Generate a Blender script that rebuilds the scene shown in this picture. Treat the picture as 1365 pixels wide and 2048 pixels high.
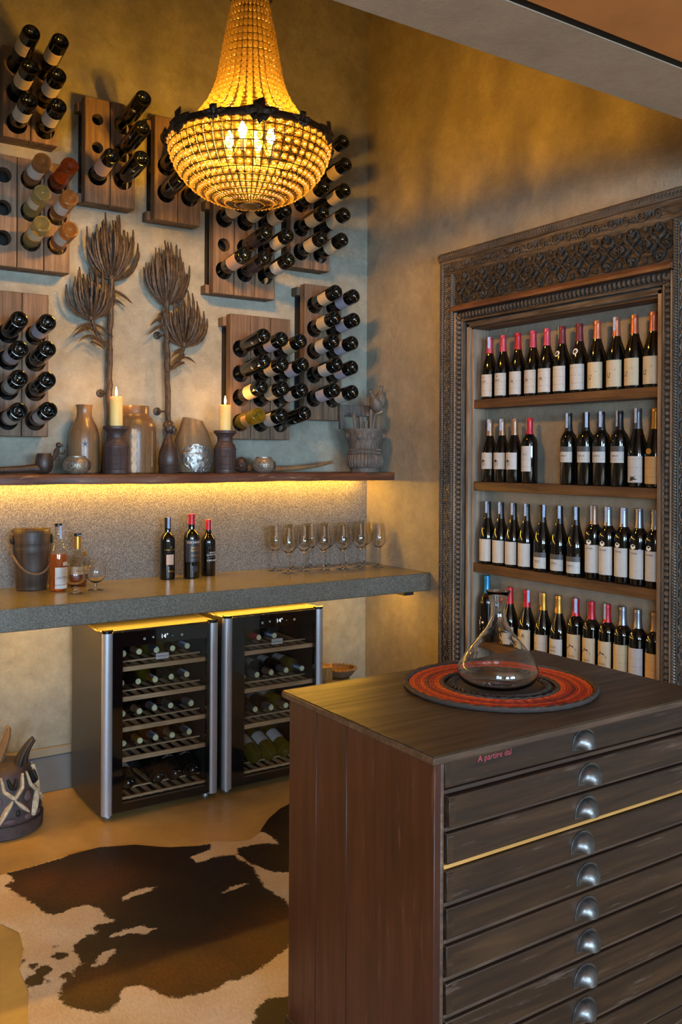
import bpy, bmesh, math, random
from mathutils import Vector, Matrix, Euler
random.seed(7)
sc = bpy.context.scene
for o in list(bpy.data.objects):
    bpy.data.objects.remove(o, do_unlink=True)
COL = sc.collection
PI = math.pi
R = math.radians

# ------------------------------------------------------------------ camera
cam_d = bpy.data.cameras.new('camera')
cam = bpy.data.objects.new('camera', cam_d)
COL.objects.link(cam)
TH, RO = R(33.57), R(0.30)
fw = Vector((math.sin(TH), math.cos(TH), 0)); rt = Vector((math.cos(TH), -math.sin(TH), 0)); up = Vector((0, 0, 1))
ax = rt * math.cos(RO) + up * math.sin(RO); ay = -rt * math.sin(RO) + up * math.cos(RO); az = -fw
m = Matrix((ax, ay, az)).transposed().to_4x4(); m.translation = Vector((0, 0, 1.55))
cam.matrix_world = m
cam_d.sensor_fit = 'HORIZONTAL'; cam_d.sensor_width = 36.0
cam_d.lens = 1797 / 1365 * 36.0
cam_d.shift_y = -110 / 1365
cam_d.clip_start = 0.05
sc.camera = cam

# ------------------------------------------------------------------ exposure, world, daylight
sc.view_settings.view_transform = 'Standard'
sc.view_settings.look = 'None'
sc.view_settings.gamma = 1.0
sc.view_settings.use_curve_mapping = False
sc.view_settings.exposure = 0.0
sc.cycles.use_denoising = True
sc.cycles.max_bounces = 9
sc.cycles.transmission_bounces = 9
sc.cycles.transparent_max_bounces = 24
sc.cycles.sample_clamp_indirect = 6.0
w = bpy.data.worlds.new('world'); sc.world = w; w.use_nodes = True
w.node_tree.nodes['Background'].inputs[0].default_value = (0.55, 0.75, 1.0, 1)
w.node_tree.nodes['Background'].inputs[1].default_value = 0.6

DAY = (0.50, 0.75, 1.0)
def area(name, loc, rot, sx, sy, power, color):
    l = bpy.data.lights.new(name, 'AREA'); l.shape = 'RECTANGLE'; l.size = sx; l.size_y = sy
    l.energy = power; l.color = color
    o = bpy.data.objects.new(name, l); COL.objects.link(o); o.location = loc; o.rotation_euler = rot
    return o
# daylight through the two big windows of the front wall (behind the photographer)
YF, WZ0, WZ1 = -7.0, 1.0, 2.4
WINX = ((-1.75, -0.15), (0.35, 2.35))
for (a, b) in WINX:
    area('window_daylight', ((a + b) / 2, YF - .06, (WZ0 + WZ1) / 2), (R(90), 0, 0), b - a, WZ1 - WZ0, 470 * (b - a) / 1.8, DAY)
WY0, WY1 = -4.6, -2.0                                          # the window of the left wall
area('window_daylight', (-2.46, (WY0 + WY1) / 2, (WZ0 + WZ1) / 2), (R(90), 0, R(-90)), WY1 - WY0, WZ1 - WZ0, 480, DAY)

# ------------------------------------------------------------------ materials
def lin(h):
    h = h.lstrip('#'); c = [int(h[i:i + 2], 16) / 255 for i in (0, 2, 4)]
    return tuple((x / 12.92 if x <= 0.04045 else ((x + 0.055) / 1.055) ** 2.4) for x in c) + (1,)
MATS = {}
class NT:
    def __init__(s, name):
        s.m = bpy.data.materials.new(name); s.m.use_nodes = True; s.t = s.m.node_tree; s.t.nodes.clear()
        s.out = s.t.nodes.new('ShaderNodeOutputMaterial'); MATS[name] = s.m
    def n(s, kind, **kw):
        nd = s.t.nodes.new('ShaderNode' + kind)
        for k, v in kw.items():
            if hasattr(nd, k): setattr(nd, k, v)
            else: nd.inputs[k.replace('_', ' ')].default_value = v
        return nd
    def l(s, a, b): s.t.links.new(a, b)
    def coords(s, scale=(1, 1, 1), rand=False, which='Object'):
        tc = s.n('TexCoord'); mp = s.n('Mapping'); mp.inputs['Scale'].default_value = scale
        src = tc.outputs[which]
        if rand:
            oi = s.n('ObjectInfo'); ml = s.n('VectorMath', operation='SCALE'); ml.inputs[0].default_value = (7.3, 3.1, 5.7)
            s.l(oi.outputs['Random'], ml.inputs['Scale']); ad = s.n('VectorMath', operation='ADD')
            s.l(src, ad.inputs[0]); s.l(ml.outputs[0], ad.inputs[1]); src = ad.outputs[0]
        s.l(src, mp.inputs['Vector']); return mp.outputs[0]
    def noise(s, vec, scale, detail=4, rough=0.55, dist=0.0):
        nd = s.n('TexNoise'); nd.inputs['Scale'].default_value = scale; nd.inputs['Detail'].default_value = detail
        nd.inputs['Roughness'].default_value = rough; nd.inputs['Distortion'].default_value = dist
        s.l(vec, nd.inputs['Vector']); return nd.outputs['Fac']
    def ramp(s, fac, stops):
        r = s.n('ValToRGB'); el = r.color_ramp.elements
        while len(el) < len(stops): el.new(0.5)
        for e, (p, c) in zip(el, stops): e.position = p; e.color = c if len(c) == 4 else tuple(c) + (1,)
        s.l(fac, r.inputs[0]); return r.outputs[0]
    def mix(s, fac, a, b, blend='MIX'):
        x = s.n('Mix', data_type='RGBA', blend_type=blend)
        for i, v in ((0, fac), (6, a), (7, b)):
            if hasattr(v, 'is_linked') or hasattr(v, 'links'): s.l(v, x.inputs[i])
            else: x.inputs[i].default_value = v
        return x.outputs[2]
    def math(s, op, a, b=0.0):
        x = s.n('Math', operation=op)
        for i, v in ((0, a), (1, b)):
            if hasattr(v, 'links'): s.l(v, x.inputs[i])
            else: x.inputs[i].default_value = v
        return x.outputs[0]
    def bump(s, h, strength, dist=0.01, nrm=None):
        b = s.n('Bump'); b.inputs['Strength'].default_value = strength; b.inputs['Distance'].default_value = dist
        s.l(h, b.inputs['Height'])
        if nrm is not None: s.l(nrm, b.inputs['Normal'])
        return b.outputs[0]
    def bsdf(s, color, rough=0.5, metal=0.0, normal=None, **kw):
        p = s.n('BsdfPrincipled'); 
        for key, v in (('Base Color', color), ('Roughness', rough), ('Metallic', metal)):
            if hasattr(v, 'links'): s.l(v, p.inputs[key])
            else: p.inputs[key].default_value = v
        if normal is not None: s.l(normal, p.inputs['Normal'])
        for k, v in kw.items():
            k = k.replace('_', ' ')
            p.inputs[k].default_value = v
        s.l(p.outputs[0], s.out.inputs[0]); return p

def m_plain(name, col, rough=0.5, metal=0.0, var=0.12, scale=18, bump=0.0, bscale=60, **kw):
    t = NT(name); v = t.coords(rand=True); c = lin(col) if isinstance(col, str) else col
    f = t.noise(v, scale); hi = tuple(min(1, x * (1 + var)) for x in c[:3]) + (1,); lo = tuple(x * (1 - var) for x in c[:3]) + (1,)
    cc = t.ramp(f, [(0.3, lo), (0.7, hi)])
    nm = t.bump(t.noise(v, bscale), bump, 0.004) if bump else None
    t.bsdf(cc, rough, metal, nm, **kw); return t.m

def m_wood(name, dark, mid, light, scale=1.0, rough=0.6, axis=2, bump=0.25, wear=None, spec=0.5):
    t = NT(name); s = [14 * scale] * 3; s[axis] = 0.9 * scale
    v = t.coords(tuple(s), rand=True)
    f1 = t.noise(v, 3.0, 8, 0.65, 0.6); v2 = t.coords((1, 1, 1), rand=True); f2 = t.noise(v2, 4.0 * scale, 5, 0.6)
    c1 = t.ramp(f1, [(0.28, lin(dark)), (0.5, lin(mid)), (0.75, lin(light))])
    c2 = t.mix(t.ramp(f2, [(0.35, (0.55, 0.55, 0.55)), (0.65, (1.1, 1.1, 1.1))]), c1, c1, 'MULTIPLY')
    c = t.mix(1.0, c1, t.ramp(f2, [(0.3, (0.62, 0.62, 0.62)), (0.7, (1, 1, 1))]), 'MULTIPLY')
    if wear:
        s3 = [22 * scale] * 3; s3[axis] = 2.2 * scale
        f3 = t.noise(t.coords(tuple(s3), rand=True), 2.2, 6, 0.7)
        c = t.mix(t.ramp(f3, [(0.60, (0, 0, 0)), (0.68, (1, 1, 1))]), c, lin(wear))
    rr = t.ramp(f1, [(0.2, (rough + 0.12,) * 3), (0.8, (max(0.05, rough - 0.12),) * 3)])
    t.bsdf(c, rr, 0, t.bump(f1, bump, 0.003), Specular_IOR_Level=spec); return t.m

def m_plaster(name, c_lo, c_mid, c_hi, bump=0.5):
    t = NT(name); v = t.coords()
    f = t.noise(v, 2.2, 7, 0.66); g = t.noise(v, 16, 8, 0.75)
    mx = t.math('ADD', t.math('MULTIPLY', f, 0.6), t.math('MULTIPLY', g, 0.4))
    c = t.ramp(mx, [(0.33, lin(c_lo)), (0.5, lin(c_mid)), (0.66, lin(c_hi))])
    vo = t.n('TexVoronoi', feature='DISTANCE_TO_EDGE'); vo.inputs['Scale'].default_value = 42
    wv = t.n('VectorMath', operation='ADD'); nn = t.n('TexNoise'); nn.inputs['Scale'].default_value = 22; nn.inputs['Detail'].default_value = 5
    t.l(v, nn.inputs['Vector']); sc_ = t.n('VectorMath', operation='SCALE'); sc_.inputs['Scale'].default_value = 0.07
    t.l(nn.outputs['Color'], sc_.inputs[0]); t.l(v, wv.inputs[0]); t.l(sc_.outputs[0], wv.inputs[1]); t.l(wv.outputs[0], vo.inputs['Vector'])
    crack = t.ramp(vo.outputs[0], [(0.0, (0, 0, 0)), (0.05, (1, 1, 1))])
    mask = t.ramp(t.noise(v, 3.2, 4), [(0.48, (1, 1, 1)), (0.62, (0, 0, 0))])
    h = t.math('MAXIMUM', crack, mask)
    n1 = t.bump(h, bump * 0.8, 0.005); n2 = t.bump(t.noise(v, 130, 4, 0.7), bump * 1.2, 0.006, n1); n3 = t.bump(t.noise(v, 34, 4, 0.6), bump * 0.8, 0.010, n2)
    t.bsdf(c, 0.72, 0, n3, Specular_IOR_Level=0.35); return t.m

def m_granite(name, a, b, c, rough=0.3, scale=170, bump=0.15):
    t = NT(name); v = t.coords(); f = t.noise(v, scale, 3, 0.8); g = t.noise(v, 5, 4)
    col = t.ramp(f, [(0.36, lin(a)), (0.5, lin(b)), (0.64, lin(c))])
    col = t.mix(1.0, col, t.ramp(g, [(0.3, (0.8, 0.8, 0.8)), (0.7, (1, 1, 1))]), 'MULTIPLY')
    t.bsdf(col, rough, 0, t.bump(f, bump, 0.002)); return t.m

def m_glass_thin(name, tint=(1, 1, 1), ior=1.45, boost=1.0, rough=0.01, base=0.0):
    t = NT(name); tr = t.n('BsdfTransparent'); tr.inputs[0].default_value = tuple(tint) + (1,)
    gl = t.n('BsdfGlossy'); gl.inputs['Roughness'].default_value = rough
    lw = t.n('LayerWeight'); f0 = ((ior - 1) / (ior + 1)) ** 2 * boost
    k = t.math('ADD', t.math('MULTIPLY', t.math('POWER', lw.outputs['Facing'], 2.8), 1 - f0), f0 + base)
    mx = t.n('MixShader'); t.l(k, mx.inputs[0]); t.l(tr.outputs[0], mx.inputs[1]); t.l(gl.outputs[0], mx.inputs[2])
    t.l(mx.outputs[0], t.out.inputs[0]); return t.m

def m_emit(name, col, strength):
    t = NT(name); e = t.n('Emission'); e.inputs[0].default_value = col if len(col) == 4 else tuple(col) + (1,)
    e.inputs[1].default_value = strength; t.l(e.outputs[0], t.out.inputs[0]); return t.m

def m_transm(name, col, rough=0.03, ior=1.36, cloud=0.0):
    t = NT(name); p = t.bsdf(lin(col), rough, 0, None, Transmission_Weight=1.0, IOR=ior)
    if cloud:                                   # wine that scatters some of the light it lets through
        tl = t.n('BsdfTranslucent'); tl.inputs[0].default_value = lin(col); df = t.n('BsdfDiffuse'); df.inputs[0].default_value = lin(col)
        a = t.n('MixShader'); a.inputs[0].default_value = .5; t.l(tl.outputs[0], a.inputs[1]); t.l(df.outputs[0], a.inputs[2])
        b = t.n('MixShader'); b.inputs[0].default_value = cloud; t.l(p.outputs[0], b.inputs[1]); t.l(a.outputs[0], b.inputs[2])
        t.l(b.outputs[0], t.out.inputs[0])
    return t.m

def m_label(name, base, ink, lines=True, top=0.5, amount=0.32):
    """paper label with soft lines of small print (object space, z along the bottle)"""
    t = NT(name); v = t.coords(rand=False)
    f = t.noise(v, 60, 3); c = t.ramp(f, [(0.3, tuple(x * 0.92 for x in lin(base)[:3])), (0.7, lin(base))])
    if lines:
        sx = t.coords((420, 420, 1)); sep = t.n('SeparateXYZ'); t.l(t.coords(), sep.inputs[0])
        zz = t.math('MULTIPLY', sep.outputs[2], 190.0); ln = t.math('SINE', zz, 0)
        ln = t.ramp(ln, [(0.80, (0, 0, 0)), (0.92, (1, 1, 1))])
        nz = t.ramp(t.noise(t.coords((300, 300, 60)), 1.2, 2), [(0.45, (0, 0, 0)), (0.6, (1, 1, 1))])
        fac = t.math('MULTIPLY', t.math('MULTIPLY', ln, nz), amount)
        c = t.mix(fac, c, lin(ink))
    t.bsdf(c, 0.55); return t.m

# walls and floor
m_plaster('plaster_wall', '#757468', '#949284', '#aba898', 0.6)
m_plaster('plaster_right', '#7d776a', '#948c7c', '#a89f8d', 0.5)
m_plaster('plaster_soffit', '#9f8f7e', '#b09e8b', '#bcab98', 0.12)
m_plaster('plaster_other', '#59544a', '#686257', '#767062', 0.1)
m_plain('panel_brown', '#d08a4c', 0.6, var=0.12, scale=5, bump=0.1)
m_plain('gap_shade', '#15120f', 0.8)
m_granite('backsplash', '#3c3a38', '#65625d', '#928e86', 0.5, 210, 0.6)
m_granite('counter_stone', '#474540', '#68645b', '#888376', 0.25, 260, 0.05)
def m_floor():
    t = NT('floor_concrete'); v = t.coords(); f = t.noise(v, 2.2, 7, 0.62, 0.5); g = t.noise(v, 14, 6, 0.7)
    mx = t.math('ADD', t.math('MULTIPLY', f, 0.7), t.math('MULTIPLY', g, 0.3))
    c = t.ramp(mx, [(0.32, lin('#8a7142')), (0.5, lin('#ab8d56')), (0.68, lin('#c4a467'))])
    t.bsdf(c, t.ramp(g, [(0.3, (0.32,) * 3), (0.7, (0.5,) * 3)]), 0, t.bump(g, 0.05, 0.002)); return t.m
m_floor()
m_plain('baseboard_grey', '#6a6b69', 0.45, var=0.06)
m_plain('baseboard_cap', '#8a8371', 0.4, var=0.05)
# woods
m_wood('rack_wood', '#4a392b', '#705944', '#91785d', 1.0, 0.62, 2, 0.3)
m_wood('shelf_wood', '#341c15', '#653b26', '#8b5a38', 1.0, 0.42, 0, 0.35, wear='#9a7450')
m_wood('niche_wood', '#66564a', '#94806c', '#b29d86', 1.2, 0.62, 2, 0.25)
m_wood('niche_shelf_wood', '#38251a', '#5f422c', '#7a5838', 1.0, 0.5, 1, 0.2)
m_wood('carved_wood', '#302b28', '#5a524b', '#857a6e', 2.0, 0.5, 2, 0.35)
m_wood('carved_wood_h', '#2b2623', '#4e453e', '#7a6f64', 2.0, 0.62, 1, 0.35, spec=.3)
m_wood('carved_dark', '#1f1b19', '#3d3732', '#665c53', 2.0, 0.75, 1, 0.35, spec=.22)
m_wood('carved_red', '#40271c', '#6b4630', '#8e6a4c', 2.0, 0.5, 1, 0.3)
m_wood('chest_side', '#351a12', '#4a2318', '#5b3122', 0.8, 0.40, 2, 0.08, wear='#5e3b2c')
m_wood('chest_top', '#281e17', '#40311f', '#5d4a33', 0.8, 0.36, 0, 0.12)
m_wood('chest_rail', '#33231b', '#4d382b', '#6a503e', 1.2, 0.5, 0, 0.15)
m_wood('chest_front', '#21160f', '#38261b', '#523a28', 0.8, 0.38, 0, 0.12, wear='#57453a')
m_wood('chest_edge', '#3a2a21', '#5a4232', '#7d604a', 1.4, 0.5, 0, 0.2)
m_wood('chest_strip', '#b07a3c', '#c98f4a', '#d9a35c', 1.0, 0.5, 0, 0.05)
m_wood('fridge_slat', '#a5835c', '#c2a077', '#d4b58c', 1.5, 0.55, 0, 0.05)
m_wood('dark_carving', '#241b18', '#43332c', '#5d4a3f', 3.0, 0.42, 2, 0.2)
m_wood('grey_carving', '#3d3835', '#655d56', '#8a8077', 3.0, 0.6, 2, 0.35)
m_wood('jar_wood', '#684b32', '#846444', '#9b7b58', 0.8, 0.3, 2, 0.05)
m_wood('jar_wood_tan', '#685742', '#806d55', '#978367', 0.8, 0.38, 2, 0.08)
m_wood('holder_wood', '#2e2120', '#4c3a37', '#655350', 2.0, 0.5, 2, 0.25)
m_wood('bucket_wood', '#241d19', '#3f332b', '#5a4a3d', 1.0, 0.5, 2, 0.2)
m_wood('basket_gold', '#6a4a22', '#9c7335', '#bd9149', 2.5, 0.5, 2, 0.3)
m_plain('bronze_leaf', '#40362d', 0.48, 0.3, 0.55, 55, 0.8, 120)
m_plain('bronze_dark', '#3a3028', 0.45, 0.7, 0.3, 40, 0.4, 90)
m_plain('wire_brass', '#4a3a20', 0.4, 0.8, 0.2, 60)
# metals, plastics
m_plain('aluminium', '#b4b8c0', 0.42, 0.65, 0.03, 30)
m_plain('steel_side', '#5b5753', 0.34, 0.75, 0.05, 10)
m_plain('black_gloss', '#0b0c0e', 0.08, 0, 0.02)
m_plain('black_matte', '#131314', 0.6, 0, 0.05)
m_plain('pewter', '#6f6d6b', 0.36, 0.85, 0.35, 50, 0.25, 90)
m_plain('silver_foil', '#9c9b98', 0.38, 0.85, 0.25, 60, 0.6, 70)
m_plain('brass_pierced', '#988e7f', 0.42, 0.6, 0.35, 90, 0.4, 120)
m_plain('wax', '#e6d28c', 0.45, 0, 0.04, 10, Subsurface_Weight=0.6, Subsurface_Scale=0.02)
m_plain('wick', '#1a1512', 0.8)
m_plain('rope', '#6b543c', 0.8, 0, 0.25, 90, 0.6, 300)
m_plain('jar_salt', '#b9a286', 0.6, 0, 0.3, 20, 0.4, 40)
m_plain('blue_ink', '#2c3d55', 0.5)
m_emit('led_warm', (1.0, 0.50, 0.04), 200.0)
m_emit('led_warm_low', (1.0, 0.48, 0.04), 150.0)
m_emit('flame', (1.0, 0.46, 0.10), 800.0)
m_emit('bulb', (1.0, 0.44, 0.03), 1900.0)
m_emit('display', (0.8, 0.92, 1.0), 1.6)
m_emit('display_dim', (0.75, 0.85, 0.9), 0.5)
# glass
m_plain('bottle_dark', '#090b0a', 0.05, 0, 0.05, 6, Specular_IOR_Level=0.6, Coat_Weight=0.3, Coat_Roughness=0.03)
m_plain('bottle_black', '#08080a', 0.16, 0, 0.05, 6)
m_transm('bottle_amber', '#f6c480', cloud=.14); m_transm('bottle_rose', '#d97c3a', cloud=.12); m_transm('bottle_yellow', '#f2e8a8', cloud=.14); m_transm('bottle_olive', '#d9c84a', cloud=.16)
m_transm('liquid_amber', '#f59a48', cloud=.16); m_transm('liquid_red', '#b04e34', cloud=.12)
m_glass_thin('glass_clear', (0.97, 0.97, 0.96), 1.5, 2.6)
m_glass_thin('glass_bottle_clear', (0.95, 0.94, 0.9), 1.5, 1.2)
m_glass_thin('fridge_glass', (0.86, 0.88, 0.90), 1.5, 1.0)
m_transm('glass_decanter', '#ffffff', 0.0, 1.45)
def m_bead():
    t = NT('crystal_bead'); tl = t.n('BsdfTranslucent'); tl.inputs[0].default_value = (.50, .40, .22, 1)
    tr = t.n('BsdfTransparent'); gl = t.n('BsdfGlossy'); gl.inputs['Roughness'].default_value = 0.08
    a = t.n('MixShader'); a.inputs[0].default_value = 0.10; t.l(tl.outputs[0], a.inputs[1]); t.l(tr.outputs[0], a.inputs[2])
    b = t.n('MixShader'); b.inputs[0].default_value = 0.22; t.l(a.outputs[0], b.inputs[1]); t.l(gl.outputs[0], b.inputs[2])
    t.l(b.outputs[0], t.out.inputs[0])
m_bead()
# labels and capsules
for nm, b, i in (('label_white', '#bfbdb9', '#3a3a3e'), ('label_cream', '#c4b597', '#54453a'), ('label_lavender', '#b9b3c2', '#3c3948'), ('label_pink', '#c9a996', '#5a3a34'),
                 ('label_grey', '#b7b6bb', '#45454c'), ('label_tan', '#c29a62', '#5b4328')):
    m_label(nm, b, i)
m_label('label_plain', '#c0beba', '#333333', False); m_label('label_cream_plain', '#c4b79c', '#333333', False)
m_plain('label_dark', '#2a2730', 0.4, 0, 0.3, 80); m_plain('label_charcoal', '#4b4a4c', 0.45, 0, 0.35, 200)
m_plain('ink_dark', '#2b2a2c', 0.6, 0, 0.05); m_plain('ink_white', '#e6e4df', 0.5, 0, 0.03); m_plain('ink_gold', '#b98d45', 0.35, 0.6, 0.1)
m_plain('ink_brown', '#7a5226', 0.6, 0, 0.1); m_plain('ink_red', '#a3352f', 0.6, 0, 0.1); m_plain('chalk_red', '#a8404a', 0.9, 0, 0.2)
for nm, c, me in (('cap_pink', '#c0485c', .3), ('cap_red', '#b3202f', .2), ('cap_maroon', '#6d2a35', .3), ('cap_copper', '#c5785a', .6), ('cap_tan', '#9a7a60', .5), ('cap_black', '#17171a', .2),
                  ('cap_silver', '#8f95a2', .8), ('cap_gold', '#b8893a', .7), ('cap_blue', '#2a86b8', .4), ('cap_grey', '#5d6069', .6)):
    m_plain(nm, c, 0.35, me, 0.06)
m_plain('seal_paper', '#9fb4d6', 0.6, 0, 0.3, 260); m_plain('seal_end', '#cfd2a4', 0.55, 0, 0.2, 200)
M = MATS

# ------------------------------------------------------------------ mesh builder
class G:
    def __init__(s): s.v = []; s.f = []
    def add(s, v, f):
        b = len(s.v); s.v += [tuple(p) for p in v]; s.f += [tuple(i + b for i in q) for q in f]; return s
    def box(s, x0, x1, y0, y1, z0, z1, b=0.0):
        if b <= 0:
            v = [(x, y, z) for x in (x0, x1) for y in (y0, y1) for z in (z0, z1)]
            return s.add(v, [(0, 1, 3, 2), (4, 6, 7, 5), (0, 4, 5, 1), (2, 3, 7, 6), (0, 2, 6, 4), (1, 5, 7, 3)])
        lo, hi = (x0, y0, z0), (x1, y1, z1); V = []; idx = {}
        for c in range(8):
            sg = [(c >> k) & 1 for k in range(3)]
            for a in range(3):
                idx[(c, a)] = len(V)
                V.append(tuple((hi[k] if sg[k] else lo[k]) + (0 if k == a else (-b if sg[k] else b)) for k in range(3)))
        F = []
        for a in range(3):
            o1, o2 = [k for k in range(3) if k != a]
            for sgn in (0, 1):
                cs = [(sgn << a) | (p << o1) | (q << o2) for p, q in ((0, 0), (1, 0), (1, 1), (0, 1))]
                F.append(tuple(idx[(c, a)] for c in cs))
        for c_ in range(3):
            a, bb = [k for k in range(3) if k != c_]
            for sa in (0, 1):
                for sb in (0, 1):
                    c0 = (sa << a) | (sb << bb); c1 = c0 | (1 << c_)
                    F.append((idx[(c0, a)], idx[(c1, a)], idx[(c1, bb)], idx[(c0, bb)]))
        for c in range(8): F.append((idx[(c, 0)], idx[(c, 1)], idx[(c, 2)]))
        return s.add(V, F)
    def lathe(s, prof, seg=24, c=(0, 0, 0), sx=1.0, sy=1.0):
        V = []; F = []; rings = []
        for r, z in prof:
            if r <= 1e-6: rings.append([len(V)]); V.append((c[0], c[1], c[2] + z))
            else:
                rings.append(list(range(len(V), len(V) + seg)))
                V += [(c[0] + sx * r * math.cos(2 * PI * k / seg), c[1] + sy * r * math.sin(2 * PI * k / seg), c[2] + z) for k in range(seg)]
        for a, b in zip(rings[:-1], rings[1:]):
            for k in range(seg):
                k2 = (k + 1) % seg
                if len(a) == 1 and len(b) == 1: continue
                if len(a) == 1: F.append((a[0], b[k2], b[k]))
                elif len(b) == 1: F.append((a[k], a[k2], b[0]))
                else: F.append((a[k], a[k2], b[k2], b[k]))
        return s.add(V, F)
    def tube(s, pts, rad, sides=8, cap=True, flat=1.0):
        pts = [Vector(p) for p in pts]; n = len(pts)
        if not isinstance(rad, (list, tuple)): rad = [rad] * n
        V = []; F = []; prev = None
        for i, p in enumerate(pts):
            d = (pts[min(i + 1, n - 1)] - pts[max(i - 1, 0)])
            if d.length < 1e-9: d = Vector((0, 0, 1))
            d.normalize()
            if prev is None:
                ref = Vector((0, 0, 1)) if abs(d.z) < 0.9 else Vector((1, 0, 0))
                u = d.cross(ref).normalized()
            else:
                u = (prev - d * prev.dot(d)); u = u.normalized() if u.length > 1e-6 else d.orthogonal().normalized()
            w_ = d.cross(u); prev = u
            V += [tuple(p + (u * math.cos(2 * PI * k / sides) + w_ * (math.sin(2 * PI * k / sides) * flat)) * rad[i]) for k in range(sides)]
        for i in range(n - 1):
            for k in range(sides):
                k2 = (k + 1) % sides
                F.append((i * sides + k, i * sides + k2, (i + 1) * sides + k2, (i + 1) * sides + k))
        if cap: F.append(tuple(range(sides))[::-1]); F.append(tuple((n - 1) * sides + k for k in range(sides)))
        return s.add(V, F)
    def ball(s, c, r, nu=8, nv=5, rot=None):
        if not isinstance(r, (tuple, list)): r = (r, r, r)
        V = []; F = []
        for j in range(nv + 1):
            ph = -PI / 2 + PI * j / nv
            for k in range(nu if 0 < j < nv else 1):
                t = 2 * PI * k / nu; p = Vector((r[0] * math.cos(ph) * math.cos(t), r[1] * math.cos(ph) * math.sin(t), r[2] * math.sin(ph)))
                if rot is not None: p = rot @ p
                V.append((c[0] + p.x, c[1] + p.y, c[2] + p.z))
        def id_(j, k): return 0 if j == 0 else (1 + (nv - 1) * nu if j == nv else 1 + (j - 1) * nu + k % nu)
        for j in range(nv):
            for k in range(nu):
                if j == 0: F.append((0, id_(1, k + 1), id_(1, k)))
                elif j == nv - 1: F.append((id_(j, k), id_(j, k + 1), id_(nv, 0)))
                else: F.append((id_(j, k), id_(j, k + 1), id_(j + 1, k + 1), id_(j + 1, k)))
        return s.add(V, F)
    def prism(s, poly, axis, a, b):
        n = len(poly)
        def mk(p, t):
            q = [0, 0, 0]; o = [k for k in range(3) if k != axis]; q[o[0]], q[o[1]] = p; q[axis] = t; return tuple(q)
        V = [mk(p, a) for p in poly] + [mk(p, b) for p in poly]
        F = [tuple(range(n)), tuple(range(n, 2 * n))[::-1]] + [(k, (k + 1) % n, n + (k + 1) % n, n + k) for k in range(n)]
        return s.add(V, F)
    def torus(s, c, Rr, r, seg=48, sides=6, flat=1.0):
        V = []; F = []
        for i in range(seg):
            t = 2 * PI * i / seg
            for k in range(sides):
                a = 2 * PI * k / sides
                V.append((c[0] + (Rr + r * math.cos(a)) * math.cos(t), c[1] + (Rr + r * math.cos(a)) * math.sin(t), c[2] + r * flat * math.sin(a)))
        for i in range(seg):
            for k in range(sides):
                F.append((i * sides + k, ((i + 1) % seg) * sides + k, ((i + 1) % seg) * sides + (k + 1) % sides, i * sides + (k + 1) % sides))
        return s.add(V, F)
    def mesh(s, name, mat, smooth=True, angle=38, recalc=True):
        me = bpy.data.meshes.new(name); me.from_pydata(s.v, [], s.f)
        if recalc:
            bm = bmesh.new(); bm.from_mesh(me); bmesh.ops.recalc_face_normals(bm, faces=bm.faces); bm.to_mesh(me); bm.free()
        me.materials.append(M[mat])
        if smooth:
            me.polygons.foreach_set('use_smooth', [True] * len(me.polygons)); me.set_sharp_from_angle(angle=R(angle))
        me.update(); return me
    def ob(s, name, mat, parent=None, loc=(0, 0, 0), smooth=True, **kw):
        return link(name, s.mesh(name, mat, smooth, **kw), parent, loc)

def link(name, data, parent=None, loc=(0, 0, 0), rot=None):
    o = bpy.data.objects.new(name, data); COL.objects.link(o); o.location = loc
    if rot is not None: o.rotation_euler = rot
    if parent is not None: o.parent = parent
    return o
def tag(o, label, cat, group=None):
    o['label'] = label; o['category'] = cat
    if group: o['group'] = group
    return o
def thing(name, label, cat, loc=(0, 0, 0), rotz=0, group=None):
    return tag(link(name, None, None, loc, (0, 0, rotz)), label, cat, group)
def struct(o): o['kind'] = 'structure'; return o
def stuff(o): o['kind'] = 'stuff'; return o

TXT = {}
def text_geo(body, size, align='CENTER'):
    key = (body, size, align)
    if key in TXT: return TXT[key]
    cu = bpy.data.curves.new('lettering', 'FONT'); cu.body = body; cu.size = size; cu.align_x = align; cu.resolution_u = 2
    o = bpy.data.objects.new('lettering', cu); COL.objects.link(o)
    dg = bpy.context.evaluated_depsgraph_get(); me = bpy.data.meshes.new_from_object(o.evaluated_get(dg))
    v = [tuple(p.co) for p in me.vertices]; f = [tuple(p.vertices) for p in me.polygons]
    bpy.data.objects.remove(o); bpy.data.curves.remove(cu); bpy.data.meshes.remove(me)
    TXT[key] = (v, f); return v, f
def text_wrap(g, body, size, r, z, shift=0.0, cond=1.0):
    """lettering wrapped round a bottle of radius r, centred on local -Y"""
    v, f = text_geo(body, size); out = []
    for x, y, _ in v:
        a = -PI / 2 + (x * cond + shift) / r; out.append((r * math.cos(a), r * math.sin(a), z + y))
    return g.add(out, f)

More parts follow.
